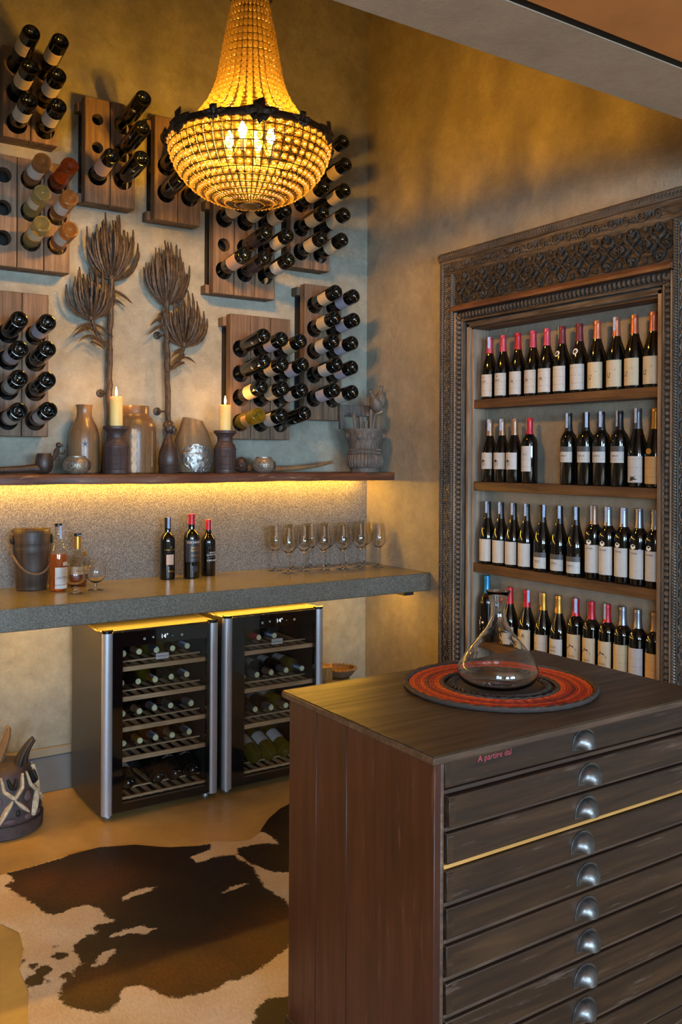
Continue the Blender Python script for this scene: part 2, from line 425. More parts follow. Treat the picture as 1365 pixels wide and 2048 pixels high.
# ------------------------------------------------------------------ the room
YB, XR, ZC = 4.2, 2.96, 4.3
G().box(-2.5, 3.3, YF - .1, 4.3, -0.1, 0.0).ob('floor', 'floor_concrete', smooth=False); struct(bpy.data.objects['floor'])
struct(G().box(-2.4, XR + 0.24, YB, YB + 0.1, 0, ZC).ob('wall_back', 'plaster_wall', smooth=False))
NY0, NY1, NZ0, NZ1, NX = 2.222, 3.307, 0.24, 2.185, 3.062       # niche opening
g = G()
g.box(XR, XR + 0.24, YF, NY0, 0, ZC); g.box(XR, XR + 0.24, NY1, YB, 0, ZC)
g.box(XR, XR + 0.24, NY0, NY1, 0, NZ0); g.box(XR, XR + 0.24, NY0, NY1, NZ1, ZC); g.box(NX, XR + 0.24, NY0, NY1, NZ0, NZ1)
struct(g.ob('wall_right', 'plaster_right', smooth=False))
g = G(); g.box(-2.5, -2.4, YF, WY0, 0, ZC); g.box(-2.5, -2.4, WY1, 4.3, 0, ZC); g.box(-2.5, -2.4, WY0, WY1, 0, WZ0); g.box(-2.5, -2.4, WY0, WY1, WZ1, ZC)
struct(g.ob('wall_left', 'plaster_other', smooth=False))
r_ = struct(link('window_3', None, None, (-2.42, (WY0 + WY1) / 2, WZ0))); h = (WY1 - WY0) / 2
for p in ((-h, -h + .06, 0, 1.4), (h - .06, h, 0, 1.4), (-h + .06, h - .06, 0, .06), (-h + .06, h - .06, 1.34, 1.4)):
    G().box(-.03, .02, p[0], p[1], p[2], p[3]).ob('window_frame', 'black_matte', r_, smooth=False)
for k in range(1, 4): G().box(-.02, .015, -h + 2 * h * k / 4 - .02, -h + 2 * h * k / 4 + .02, .06, 1.34).ob('mullion', 'black_matte', r_, smooth=False)
g = G(); xs = [-2.4, WINX[0][0], WINX[0][1], WINX[1][0], WINX[1][1], XR]
for i in range(5):
    if i % 2 == 0: g.box(xs[i], xs[i + 1], YF - .1, YF, 0, ZC)
    else: g.box(xs[i], xs[i + 1], YF - .1, YF, 0, WZ0); g.box(xs[i], xs[i + 1], YF - .1, YF, WZ1, ZC)
struct(g.ob('wall_front', 'plaster_other', smooth=False))
for n, (a, b) in enumerate(WINX):
    r_ = struct(link('window_%d' % (n + 1), None, None, ((a + b) / 2, YF - .02, WZ0))); h = (b - a) / 2
    for p in ((-h, -h + .06, 0, 1.4), (h - .06, h, 0, 1.4), (-h + .06, h - .06, 0, .06), (-h + .06, h - .06, 1.34, 1.4)):
        G().box(p[0], p[1], -.03, .02, p[2], p[3]).ob('window_frame', 'black_matte', r_, smooth=False)
    for k in range(1, 3): G().box(-h + 2 * h * k / 3 - .02, -h + 2 * h * k / 3 + .02, -.02, .015, .06, 1.34).ob('mullion', 'black_matte', r_, smooth=False)
struct(G().box(-2.4, XR, 1.735, YB, ZC, ZC + .1).ob('ceiling', 'plaster_other', smooth=False))
struct(G().box(-2.4, XR, 1.512, 1.735, 2.6, ZC, 0).ob('beam', 'plaster_soffit', smooth=False))
struct(G().box(-2.4, XR, YF, 1.482, 2.598, 2.72).ob('ceiling_lower', 'panel_brown', smooth=False))
struct(G().box(-2.4, XR, 1.482, 1.512, 2.603, 2.72).ob('gap_shade_strip', 'gap_shade', smooth=False))  # black strip in the gap between beam and panel, painting its shade
# skirting along the back wall
g = G(); g.box(-2.4, XR, 4.185, YB, 0, .165, .003); bb = struct(g.ob('baseboard_back', 'baseboard_grey'))
G().box(-2.4, XR, 4.178, YB, .167, .206, .004).ob('cap_moulding', 'baseboard_cap', bb)
g = G(); g.box(XR - .015, XR, 3.50, 4.178, 0, .165, .003); bb = struct(g.ob('baseboard_right', 'baseboard_grey'))
# backsplash panel of speckled render
struct(G().box(-2.3, XR - .003, 4.192, YB, .955, 1.437).ob('trim_2', 'backsplash', smooth=False))

# ------------------------------------------------------------------ stone counter, wooden shelf, led strips
ct = G().box(-2.3, XR - .002, 3.61, 4.192, .863, .955, .004).ob('stone_counter', 'counter_stone')
tag(ct, 'long dark grey stone counter running under the wooden shelf', 'counter')
G().box(2.80, 2.86, 3.63, 3.70, .845, .863).ob('bracket', 'black_matte', ct, smooth=False)
# shelf with a wavy natural front edge
V = []; nx = 90; F = []
for i in range(nx + 1):
    x = -2.3 + (XR + 2.297) * i / nx
    wv = .006 * math.sin(x * 7.1) + .004 * math.sin(x * 17.3 + 1); wz = -.003 + .002 * math.sin(x * 5.3 + 2) + .001 * math.sin(x * 23)
    t_ = .043 - .005 * max(0, (x - .9) / 2)
    V += [(x, YB, 1.468), (x, 3.915 + wv + .006, 1.468), (x, 3.915 + wv, 1.462), (x, 3.922 + wv, 1.468 - t_ + wz), (x, YB, 1.468 - t_ + .016)]
for i in range(nx):
    for k in range(5): F.append((i * 5 + k, i * 5 + (k + 1) % 5, (i + 1) * 5 + (k + 1) % 5, (i + 1) * 5 + k))
F += [(0, 1, 2, 3, 4), tuple(nx * 5 + k for k in (4, 3, 2, 1, 0))]
tag(G().add(V, F).ob('wooden_shelf', 'shelf_wood', angle=60), 'long reddish live-edge wooden shelf below the bottle racks', 'shelf')
sl = G().box(-2.2, 2.90, 4.115, 4.123, 1.425, 1.431).ob('light_strip', 'led_warm', smooth=False)
tag(sl, 'glowing warm light strip under the wooden shelf', 'light')
sl = G().box(-2.2, 2.90, 3.86, 3.868, .853, .858).ob('light_strip', 'led_warm_low', smooth=False)
tag(sl, 'glowing warm light strip under the stone counter', 'light')

# ------------------------------------------------------------------ carved door frame round the niche
fr = thing('carved_door_frame', 'carved dark wooden door frame with shelves set round the wall niche', 'frame', (XR, (NY0 + NY1) / 2, 0))
FC = (NY0 + NY1) / 2; HW = (NY1 - NY0) / 2
# local axes: x negative = towards the room, y along the wall
def strip(name, mat, s0, s1, x0, x1, z0, z1, side, b=.003):
    y0, y1 = sorted((side * (HW + s0), side * (HW + s1)))
    return G().box(x0, x1, y0, y1, z0, z1, b).ob(name, mat, fr)
ZL = 2.265                                                    # where the inner jamb mouldings stop
for side in (1, -1):
    strip('jamb_lining', 'niche_wood', -.012, .0, .0, .10, NZ0, NZ1, side, .001)
    strip('jamb_fillet', 'niche_wood', .0, .020, -.018, 0, 0, NZ1 + .02, side)
    strip('jamb_groove', 'carved_wood', .020, .033, -.006, 0, 0, NZ1 + .04, side, .001)
    strip('jamb_fillet', 'carved_wood', .033, .045, -.034, 0, 0, NZ1 + .045, side)
    strip('jamb_core', 'carved_wood', .045, .076, -.026, 0, 0, ZL - .005, side, .001)
    strip('jamb_fillet', 'niche_wood', .076, .086, -.044, 0, 0, ZL, side)
    strip('jamb_core', 'carved_wood', .086, .183, -.040, 0, 0, 2.45, side, .001)
    # egg beads of the inner band
    g = G(); z = .02
    while z < ZL - .02:
        g.ball((-.030, side * (HW + .0605), z + .012), (.015, .0145, .0125), 8, 5, Matrix.Rotation(side * .0, 3, 'X')); z += .0245
    stuff(g.ob('bead_band', 'carved_wood', fr))
    # two rope mouldings
    for s_, rr, ln in ((.100, .012, 2.45), (.172, .013, 2.53)):
        g = G(); z = .0
        while z < ln:
            g.ball((-.043, side * (HW + s_), z), (.011, rr, .0062), 7, 4, Matrix.Rotation(-side * .55, 3, 'X')); z += .0115
        stuff(g.ob('rope_band', 'carved_wood', fr))
        strip('rope_fillet', 'carved_wood', s_ + rr, s_ + rr + .004, -.047, 0, 0, ln, side, .001)
    # vine scroll
    g = G(); per = .105; pts = []; n = 0; z = .02
    while z < 2.46:
        pts.append((-.044, side * (HW + .136 + .013 * math.sin(2 * PI * z / per)), z)); z += per / 12
    g.tube(pts, .0035, 5)
    z = .02 + per / 4; k = 0
    while z < 2.44:
        sg = 1 if k % 2 == 0 else -1; sp = []
        for j in range(15):
            a = j / 14 * 2.6 * PI; r0 = .0155 * (1 - j / 17)
            sp.append((-.045, side * (HW + .136 - sg * .005 + sg * r0 * math.cos(a)), z + r0 * math.sin(a) * 1.25))
        g.tube(sp, [.0034 * (1 - .4 * j / 14) for j in range(15)], 5)
        for q in (-1, 1):
            g.ball((-.043, side * (HW + .136 + sg * .015), z + q * .020), (.006, .004, .011), 6, 4, Matrix.Rotation(side * sg * q * .5, 3, 'X'))
        g.ball((-.045, side * (HW + .136 - sg * .005), z), .005, 6, 4)
        z += per / 2; k += 1
    stuff(g.ob('vine_scroll', 'carved_wood', fr))
W1 = HW + .086
def beam_(name, mat, hw, x0, x1, z0, z1, b=.003): return G().box(x0, x1, -hw, hw, z0, z1, b).ob(name, mat, fr)
beam_('lintel_underside', 'niche_shelf_wood', HW, .0, .10, NZ1 - .008, NZ1 - .001, 0)
beam_('lintel_band', 'carved_wood_h', HW + .020, -.018, 0, NZ1, NZ1 + .030)
beam_('lintel_band', 'carved_wood_h', HW + .045, -.034, 0, NZ1 + .030, NZ1 + .042)
beam_('lintel_core', 'carved_wood_h', HW + .076, -.026, 0, NZ1 + .042, NZ1 + .082)
g = G(); y = -W1 + .02
while y < W1 - .01:
    g.ball((-.030, y, NZ1 + .062), (.014, .0105, .016), 8, 5); y += .0235
stuff(g.ob('bead_band', 'carved_wood_h', fr))
# reddish fillet with a sloping top
G().prism([(-.062, NZ1 + .084), (-.064, NZ1 + .096), (-.050, NZ1 + .112), (0, NZ1 + .115), (0, NZ1 + .082)], 1, -W1 - .004, W1 + .004).ob('red_fillet', 'carved_red', fr, smooth=False)
beam_('frieze_panel', 'carved_dark', W1 + .002, -.030, 0, NZ1 + .115, 2.47, .001)
# carved rosettes of the frieze
g = G()
for k in range(4):
    a = k * PI / 2; cy, cz = .034 * math.cos(a), .037 * math.sin(a)
    for rr, th in ((.030, .0034),):
        ring = [(-.003, cy + rr * math.cos(t * PI / 9), cz + rr * math.sin(t * PI / 9)) for t in range(19)]
        g.tube(ring, th, 5, cap=False)
    for j in (-1, 0, 1):
        aa = a + j * .75; L_ = .019 if j == 0 else .015
        g.ball((-.004, cy + (.002 + L_ * .6) * math.cos(aa), cz + (.002 + L_ * .6) * math.sin(aa)), (.009, L_, .0062), 7, 4, Matrix.Rotation(aa, 3, 'X'))
    aa = a + PI / 4
    g.ball((-.004, .030 * math.cos(aa), .030 * math.sin(aa)), (.009, .025, .0075), 7, 4, Matrix.Rotation(aa, 3, 'X'))
g.ball((-.006, 0, 0), (.006, .007, .007), 7, 4)
for q in (-1, 1):
    for p in (-1, 1): g.ball((-.003, q * .058, p * .055), (.005, .010, .013), 7, 4)
ros = g.mesh('carved_rosette', 'carved_dark'); nros = 10; step = (2 * W1 - .02) / nros
for i in range(nros):
    o = link('carved_rosette', ros, fr, (-.031, -W1 + .01 + step * (i + .5), 2.385)); o.scale = (1.25, step / .120, 1.10)
# cornice leaning out over the frieze
WO = HW + .188
G().prism([(0, 2.452), (-.033, 2.452), (-.038, 2.462), (-.050, 2.526), (-.058, 2.530), (-.064, 2.546), (-.060, 2.562), (-.048, 2.570), (0, 2.572)], 1, -WO, WO).ob('cornice', 'carved_wood_h', fr, smooth=False)
g = G(); pts = []; k = 0; y = -WO + .03; per = .15
def cpos(t, yy, off=.004):                     # on the sloping cornice face, t from 0 (low) to 1 (high)
    return (-.039 - .011 * t - off * .9, yy, 2.466 + .056 * t)
while y < WO - .02:
    pts.append(cpos(.5 + .30 * math.sin(2 * PI * y / per), y)); y += per / 14
g.tube(pts, .0036, 5)
y = -math.floor(WO / per) * per + per / 4
k = 0
while y < WO - .05:
    sg = 1 if k % 2 == 0 else -1
    if y > -WO + .05:
        sp = []
        for j in range(16):
            a = j / 15 * 2.6 * PI; r0 = (1 - j / 18)
            sp.append(cpos(.5 - sg * .05 + sg * .38 * r0 * math.cos(a), y + .022 * r0 * math.sin(a)))
        g.tube(sp, [.0042 * (1 - .4 * j / 15) for j in range(16)], 5)
        for j in range(4):
            g.ball(cpos(.5 + .1 * sg, y + .030 + .007 * j), (.006, .0035, .016 - .002 * j), 6, 4, Matrix.Rotation(.4 * sg, 3, 'X'))
    y += per / 2; k += 1
stuff(g.ob('vine_scroll', 'carved_wood_h', fr))
g = G(); y = -WO + .01
while y < WO - .01:
    g.ball((-.055, y, 2.547), (.013, .0075, .017), 6, 4, Matrix.Rotation(.5, 3, 'X')); y += .017
stuff(g.ob('rope_band', 'carved_wood_h', fr))
SHZ = (1.832, 1.434, 1.038, .642)
for z in SHZ: G().box(.004, .100, -HW + .012, HW - .012, z - .043, z, .002).ob('niche_shelf', 'niche_shelf_wood', fr)

# ------------------------------------------------------------------ bottles
PROF = {
 'bordeaux': [(0, .026), (.003, .0255), (.006, .022), (.014, .020), (.022, .012), (.0265, .003), (.0285, .0004), (.0325, .0), (.0358, .0015), (.0372, .006), (.0372, .180), (.0362, .192), (.032, .205), (.024, .216), (.0175, .226), (.0150, .238), (.0140, .262), (.0140, .284), (.0150, .285), (.0150, .292), (.0138, .294), (.0138, .299), (0, .2995)],
 'burgundy': [(0, .026), (.003, .0255), (.006, .022), (.015, .020), (.024, .012), (.0285, .003), (.0305, .0004), (.0345, .0), (.0380, .0015), (.0395, .006), (.0395, .125), (.0385, .142), (.035, .160), (.0285, .183), (.0215, .205), (.0170, .225), (.0150, .245), (.0142, .265), (.0142, .284), (.0152, .285), (.0152, .292), (.0140, .294), (.0140, .299), (0, .2995)],
 'port': [(0, .018), (.012, .016), (.024, .005), (.030, .0005), (.0345, .0), (.0375, .003), (.0380, .010), (.0375, .185), (.0365, .200), (.032, .212), (.0235, .221), (.0165, .228), (.0155, .236), (.0160, .248), (.0150, .260), (.0145, .280), (.0155, .281), (.0155, .300), (0, .3005)],
 'cognac': [(0, .012), (.020, .006), (.031, .0), (.036, .003), (.0372, .012), (.0366, .155), (.0345, .172), (.0265, .200), (.0180, .228), (.0142, .248), (.0138, .275), (.0150, .277), (.0150, .284), (0, .285)],
 'squat': [(0, .010), (.020, .006), (.034, .0), (.041, .004), (.0425, .015), (.0418, .080), (.038, .105), (.028, .130), (.0185, .150), (.0145, .165), (.0140, .228), (.0150, .230), (0, .231)],
}
RAD = {'bordeaux': .0372, 'burgundy': .0395, 'port': .0378, 'cognac': .0372, 'squat': .0422}
CACHE = {}
def glass_mesh(kind, mat, seg=26):
    k = ('g', kind, mat)
    if k not in CACHE: CACHE[k] = G().lathe(PROF[kind], seg).mesh('bottle_glass', mat, angle=32)
    return CACHE[k]
def patch_mesh(r, z0, z1, half, mat, key='p', ctr=0.0):
    k = (key, r, z0, z1, half, mat, ctr)
    if k not in CACHE:
        g = G(); n = 14; V = []
        for i in range(n + 1):
            a = -PI / 2 + ctr - half + 2 * half * i / n
            V += [(r * math.cos(a), r * math.sin(a), z0), (r * math.cos(a), r * math.sin(a), z1)]
        g.add(V, [(2 * i, 2 * i + 2, 2 * i + 3, 2 * i + 1) for i in range(n)])
        CACHE[k] = g.mesh('label', mat, recalc=False)
    return CACHE[k]
def cap_mesh(kind, mat, z0=.222):
    k = ('c', kind, mat, z0)
    if k not in CACHE:
        P = [(r + .0007, z) for r, z in PROF[kind] if z > z0 and r > 0]
        P = [(P[0][0], z0)] + P; top = P[-1][1] + .0008
        CACHE[k] = G().lathe(P + [(P[-1][0] - .001, top), (0, top)], 20).mesh('capsule', mat)
    return CACHE[k]
def seal_mesh(kind, wide=False):
    k = ('s', kind, wide)
    if k not in CACHE:
        g = G(); V = []; ww = .006
        ztop = PROF[kind][-1][1] + .0016
        pr_ = [(r + .0016, z) for r, z in PROF[kind] if z > ztop - .066 and r > 0]
        pl = [(-r, z) for r, z in pr_] + [(-pr_[-1][0], ztop), (pr_[-1][0] * .6, ztop)]
        for yy, z in pl: V += [(-ww, yy, z), (ww, yy, z)]
        g.add(V, [(2 * i, 2 * i + 1, 2 * i + 3, 2 * i + 2) for i in range(len(pl) - 1)])
        CACHE[k] = g.mesh('tax_seal', 'seal_paper', recalc=False)
    return CACHE[k]

def bottle(kind, label, cat_group, loc, glass='bottle_dark', lab=None, cap=None, seal=False, rotz=0.0, rot=None, deco=None, scale=1.0, seal_rot=None, name='wine_bottle'):
    if seal_rot is None: seal_rot = random.uniform(-1.0, 1.5)
    o = link(name, glass_mesh(kind, glass), None, loc)
    if rot is not None: o.rotation_mode = 'QUATERNION'; o.rotation_quaternion = rot
    else: o.rotation_euler = (0, 0, rotz)
    o.scale = (scale,) * 3 if not isinstance(scale, tuple) else scale
    tag(o, label, 'bottle', cat_group); lo = None; r = RAD[kind] + .0006
    if lab:
        mat, z0, z1, half = lab[:4]
        lo = link('label', patch_mesh(r, z0, z1, half, mat), o)
    if cap: link('capsule', cap_mesh(kind, cap[0], cap[1]) if isinstance(cap, tuple) else cap_mesh(kind, cap), o)
    if seal: link('tax_seal', seal_mesh(kind), o, rot=(0, 0, seal_rot))
    if deco: deco(o, lo if lo is not None else o, r + .0005)
    return o
def deco_text(lines, mat='ink_dark'):
    key = ('t', tuple(lines), mat)
    def f(o, lo, r):
        k = key + (r,)
        if k not in CACHE:
            g = G()
            for ln in lines: text_wrap(g, ln[0], ln[1], r, ln[2], ln[3] if len(ln) > 3 else 0.0, ln[4] if len(ln) > 4 else 1.0)
            CACHE[k] = g.mesh('lettering', mat, smooth=False, recalc=False)
        link('lettering', CACHE[k], lo)
    return f
def deco_shape(polys, mat, name='emblem'):
    """flat print shapes given as polygons (x along the round, z), wrapped"""
    def f(o, lo, r):
        k = ('e', id(polys), mat, r)
        if k not in CACHE:
            g = G()
            for p in polys:
                g.add([(r * math.cos(-PI / 2 + x / r), r * math.sin(-PI / 2 + x / r), z) for x, z in p], [tuple(range(len(p)))])
            CACHE[k] = g.mesh(name, mat, smooth=False, recalc=False)
        link(name, CACHE[k], lo)
    return f
def both(*fs):
    def f(o, lo, r):
        for q in fs: q(o, lo, r)
    return f
def extra_label(mat, z0, z1, half, ctr=0.0):
    def f(o, lo, r): link('label', patch_mesh(r, z0, z1, half, mat, 'x', ctr), o)
    return f

# shapes printed on labels
def blob(cx, cz, rx, rz, n=12, j=0.0, seed=1):
    rd = random.Random(seed); return [(cx + rx * (1 + j * rd.uniform(-1, 1)) * math.cos(2 * PI * k / n), cz + rz * (1 + j * rd.uniform(-1, 1)) * math.sin(2 * PI * k / n)) for k in range(n)]
SHIP = [[(-.014, .066), (.014, .066), (.010, .060), (-.010, .060)], [(-.008, .068), (-.003, .068), (-.004, .082)], [(-.001, .068), (.005, .068), (.002, .086)], [(.006, .068), (.010, .068), (.007, .078)], [(-.022, .0635), (.024, .0635), (.024, .0625), (-.022, .0625)]]
POT = [[(-.018, .069), (-.002, .069), (-.002, .066), (-.018, .066)], [(-.018, .069), (-.0155, .069), (-.014, .050), (-.0165, .050)], [(-.0045, .069), (-.002, .069), (-.0035, .050), (-.006, .050)], [(-.0165, .052), (-.0035, .052), (-.0035, .0495), (-.0165, .0495)], [(-.002, .069), (.020, .084), (.0215, .0805), (-.002, .0655)], [(-.018, .036), (.020, .038), (.020, .0365), (-.018, .0345)]]
LAND = [[(-.025, .080), (-.018, .094), (-.013, .089), (-.004, .107), (.003, .096), (.009, .102), (.017, .090), (.025, .084), (.025, .080)]] + [[(-.024 + .003 * k, .078 - .003 * k), (.024 - .004 * (k % 2), .078 - .003 * k), (.024 - .004 * (k % 2), .0765 - .003 * k), (-.024 + .003 * k, .0765 - .003 * k)] for k in range(4)]
BRUSH = [blob(0, .100, .016, .006, 12, .6, 4), [(-.002, .094), (.0, .094), (.002, .075), (.0, .075)], [(.008, .094), (.010, .094), (.011, .078), (.009, .078)], [(-.012, .093), (-.010, .093), (-.011, .082), (-.013, .082)]]
BLOCK = [[(-.020, .024 + k * .006), (.012 + (k % 2) * .006, .024 + k * .006), (.012 + (k % 2) * .006, .028 + k * .006), (-.020, .028 + k * .006)] for k in range(5)]
HEXA = [[(-.012, .148), (-.012, .158), (0, .164), (.012, .158), (.012, .148), (0, .142)]]
MEDAL = [blob(0, .176, .015, .015, 18)]
MEDAL_IN = [blob(0, .176, .009, .009, 8, .3, 3)]
PLANT = [[(.002 * math.cos(a_ + 1.57), .070 + .002 * math.sin(a_ + 1.57)), (.013 * math.cos(a_), .070 + .013 * math.sin(a_)), (.002 * math.cos(a_ - 1.57), .070 + .002 * math.sin(a_ - 1.57))] for a_ in (.2, .9, 1.6, 2.4, 3.0, 4.3)]
ROUND = [blob(.030, .135, .0105, .0105, 18)]
SCRAWL = [[(-.014, .110), (-.011, .110), (-.002, .090), (-.005, .090)], [(-.014, .092), (-.012, .090), (-.002, .110), (-.004, .112)], [(.004, .101), (.012, .107), (.020, .101), (.012, .095)], [(-.016, .084), (.018, .079), (.018, .0765), (-.016, .0815)], [(-.008, .071), (.000, .071), (.000, .069), (-.008, .069)], [(-.004, .122), (.000, .126), (.004, .116), (.001, .113)]]

ORD = ['first', 'second', 'third', 'fourth', 'fifth', 'sixth', 'seventh', 'eighth', 'ninth', 'tenth', 'eleventh', 'twelfth']
NXB = 3.006
def niche_row(z, ys, specs, shelfname):
    for i, (y, sp) in enumerate(zip(ys, specs)):
        kind, desc, kw = sp
        bottle(kind, '%s, %s from left on %s niche shelf' % (desc, ORD[i], shelfname), 'wine bottles on the niche shelves',
               (NXB + random.uniform(-.003, .004), y, z + .0004), rotz=-PI / 2 + random.uniform(-.10, .10), **kw)
LW = lambda z0, z1, m='label_white', h=1.15: (m, z0, z1, h)
d_napa = both(deco_text([('NAPA', .013, .080)], 'ink_dark'), deco_shape([blob(0, .103, .0035, .004, 8)], 'ink_brown'))
d_ship = deco_shape(SHIP, 'ink_brown'); d_pot = both(deco_shape(POT, 'ink_dark'))
d_med = both(deco_shape(MEDAL, 'ink_white'), deco_shape(MEDAL_IN, 'ink_dark'))
def d_medal(o, lo, r):      # medallion on the shoulder: needs the shoulder radius
    rr = .0310
    for mat, P, dr in (('ink_white', .0135, .0), ('ink_dark', .0075, .0006)):
        k = ('med', mat)
        if k not in CACHE:
            g = G(); V = []
            for q in range(18):
                a = 2 * PI * q / 18; x, dz = P * math.cos(a), P * math.sin(a); zz = .177 + dz
                rs = .0355 - (zz - .160) * .30 + .0012 + dr
                an = -PI / 2 + x / rs; V.append((rs * math.cos(an), rs * math.sin(an), zz))
            g.add(V, [tuple(range(18))]); CACHE[k] = g.mesh('neck_medallion', mat, smooth=False, recalc=False)
        link('neck_medallion', CACHE[k], o)
B_, D_ = 'burgundy', 'bordeaux'
row1 = ([(B_, 'pink-capped bottle with white label', dict(lab=LW(.012, .118), cap='cap_pink', deco=d_napa, seal=i == 0)) for i in range(2)]
  + [(B_, 'red-capped bottle with small ship emblem', dict(lab=LW(.012, .118), cap='cap_red', deco=d_ship, seal=True))]
  + [(B_, 'rose-capped bottle with ship emblem label', dict(lab=LW(.012, .118), cap='cap_pink', deco=d_ship, seal=True, seal_rot=-.8)) for i in range(2)]
  + [(B_, 'maroon-capped bottle with round shoulder medallion', dict(lab=LW(.012, .122), cap='cap_maroon', deco=d_medal, seal=i == 0)) for i in range(2)]
  + [(B_, 'copper-capped bottle with saucepan drawing label', dict(lab=LW(.012, .122, 'label_cream_plain'), cap='cap_copper', deco=d_pot, seal=i != 2, seal_rot=-.9 + i)) for i in range(4)])
row2 = ([(B_, 'tan-capped bottle with square white label', dict(lab=LW(.062, .140, 'label_plain'), cap='cap_tan', deco=deco_shape(BRUSH, 'ink_dark'), seal=True)) for i in range(3)]
  + [(D_, 'red-and-white-capped bottle with tall label', dict(lab=LW(.054, .170, 'label_white', .95), cap='cap_red', seal=True, seal_rot=-.5, deco=both(deco_text([('ONTA', .010, .128, .004)], 'ink_dark'), deco_shape([blob(-.022, .152, .006, .006)], 'ink_gold'))))]
  + [(D_, 'slim black-capped bottle with low white band', dict(lab=LW(.094, .138, 'label_white', 1.1), cap='cap_black', seal=True, deco=both(extra_label('label_charcoal', .138, .160, 1.1), deco_text([('Stafford', .011, .118)], 'ink_dark')), scale=(.98, .98, 1.04))) for i in range(4)]
  + [(B_, 'grey-capped bottle with vine drawing label', dict(lab=LW(.018, .118), cap='cap_grey', seal=True, deco=deco_shape([blob(.008, .032, .014, .009, 12, .6, 2)], 'ink_dark'), scale=(1, 1, 1.06))),
     (B_, 'gold-capped bottle with gold emblem', dict(lab=LW(.015, .118, 'label_tan'), cap='cap_gold', deco=deco_shape([blob(0, .138, .014, .011, 12)], 'ink_gold'), scale=(1, 1, 1.05)))])
row3 = ([(B_, 'dark-necked bottle with block-printed white label', dict(lab=LW(.014, .120, 'label_plain'), cap='cap_black', seal=True, deco=deco_shape(BLOCK, 'ink_brown'), seal_rot=.3)) for i in range(4)]
  + [(B_, 'sloping bottle with low label and dark band', dict(lab=LW(.016, .066, 'label_white'), cap='cap_black', seal=True, deco=both(extra_label('label_charcoal', .066, .088, 1.15), deco_text([('Stafford', .011, .046)], 'ink_dark')))) for i in range(3)]
  + [(D_, 'grey-capped bottle with tall white label', dict(lab=LW(.028, .142, 'label_plain', 1.15), cap='cap_silver' if i else 'cap_tan', seal=i != 3, seal_rot=-.2 + .3 * i,
        deco=both(deco_text([("L'AVENIR", .0095, .124)], 'ink_dark'), deco_shape(HEXA, 'ink_white', 'neck_label'), *([deco_shape(ROUND, 'label_grey', 'round_sticker')] if i == 3 else [])), scale=(1, 1, 1.03))) for i in range(5)])
d_opt = both(deco_shape(LAND, 'ink_dark'), deco_text([('OPTIMA', .0115, .050)], 'ink_brown'))
row4 = [(D_, 'tall black bottle with blue capsule', dict(cap='cap_blue', deco=deco_shape(SCRAWL, 'ink_white'), scale=(1, 1, 1.12), glass='bottle_black')),
  (B_, 'red-sealed bottle behind the decanter neck', dict(lab=LW(.014, .118), cap='cap_red', seal=True)),
  (B_, 'red-capped bottle with large-lettered label', dict(lab=LW(.014, .122, 'label_cream_plain'), cap='cap_red', seal=True, deco=both(deco_text([('R A', .027, .086)], 'ink_dark'), deco_text([('P A', .027, .040)], 'ink_red')))),
  (B_, 'gold-capped bottle with narrow label', dict(lab=LW(.014, .115), cap='cap_gold', seal=True, seal_rot=-.5)),
  (B_, 'gold-capped bottle with mountain-line label', dict(lab=LW(.014, .112, 'label_plain'), cap='cap_gold', deco=deco_text([('LITTLE', .012, .072), ('ROCK', .012, .056)], 'ink_dark'))),
  (D_, 'red-capped bottle with landscape label', dict(lab=LW(.028, .148, 'label_cream_plain'), cap='cap_red', seal=True, seal_rot=.6, deco=d_opt)),
  (D_, 'red-capped bottle with landscape label', dict(lab=LW(.028, .148, 'label_cream_plain'), cap='cap_red', seal=True, seal_rot=-.6, deco=d_opt)),
  (D_, 'red-capped bottle with landscape label', dict(lab=LW(.028, .148, 'label_cream_plain'), cap='cap_red', seal=True, seal_rot=0, deco=d_opt)),
  (D_, 'silver-capped bottle with plain pale label', dict(lab=LW(.024, .148, 'label_cream'), cap='cap_silver')),
  (D_, 'silver-capped bottle with pale blue-grey label', dict(lab=LW(.024, .148, 'label_grey'), cap='cap_silver')),
  (D_, 'tan-labelled bottle beside the carved jamb', dict(lab=LW(.024, .140, 'label_tan'), cap='cap_tan'))]
niche_row(SHZ[0], [3.229, 3.135, 3.037, 2.942, 2.855, 2.769, 2.669, 2.57, 2.468, 2.378, 2.286], row1, 'top')
niche_row(SHZ[1], [3.229, 3.143, 3.056, 2.963, 2.725, 2.628, 2.544, 2.453, 2.362, 2.278], row2, 'second')
niche_row(SHZ[2], [3.235, 3.150, 3.065, 2.979, 2.879, 2.78, 2.68, 2.586, 2.507, 2.429, 2.351, 2.2735], row3, 'third')
niche_row(SHZ[3], [3.243, 3.083, 2.973, 2.873, 2.778, 2.683, 2.592, 2.508, 2.430, 2.352, 2.2735], row4, 'bottom')

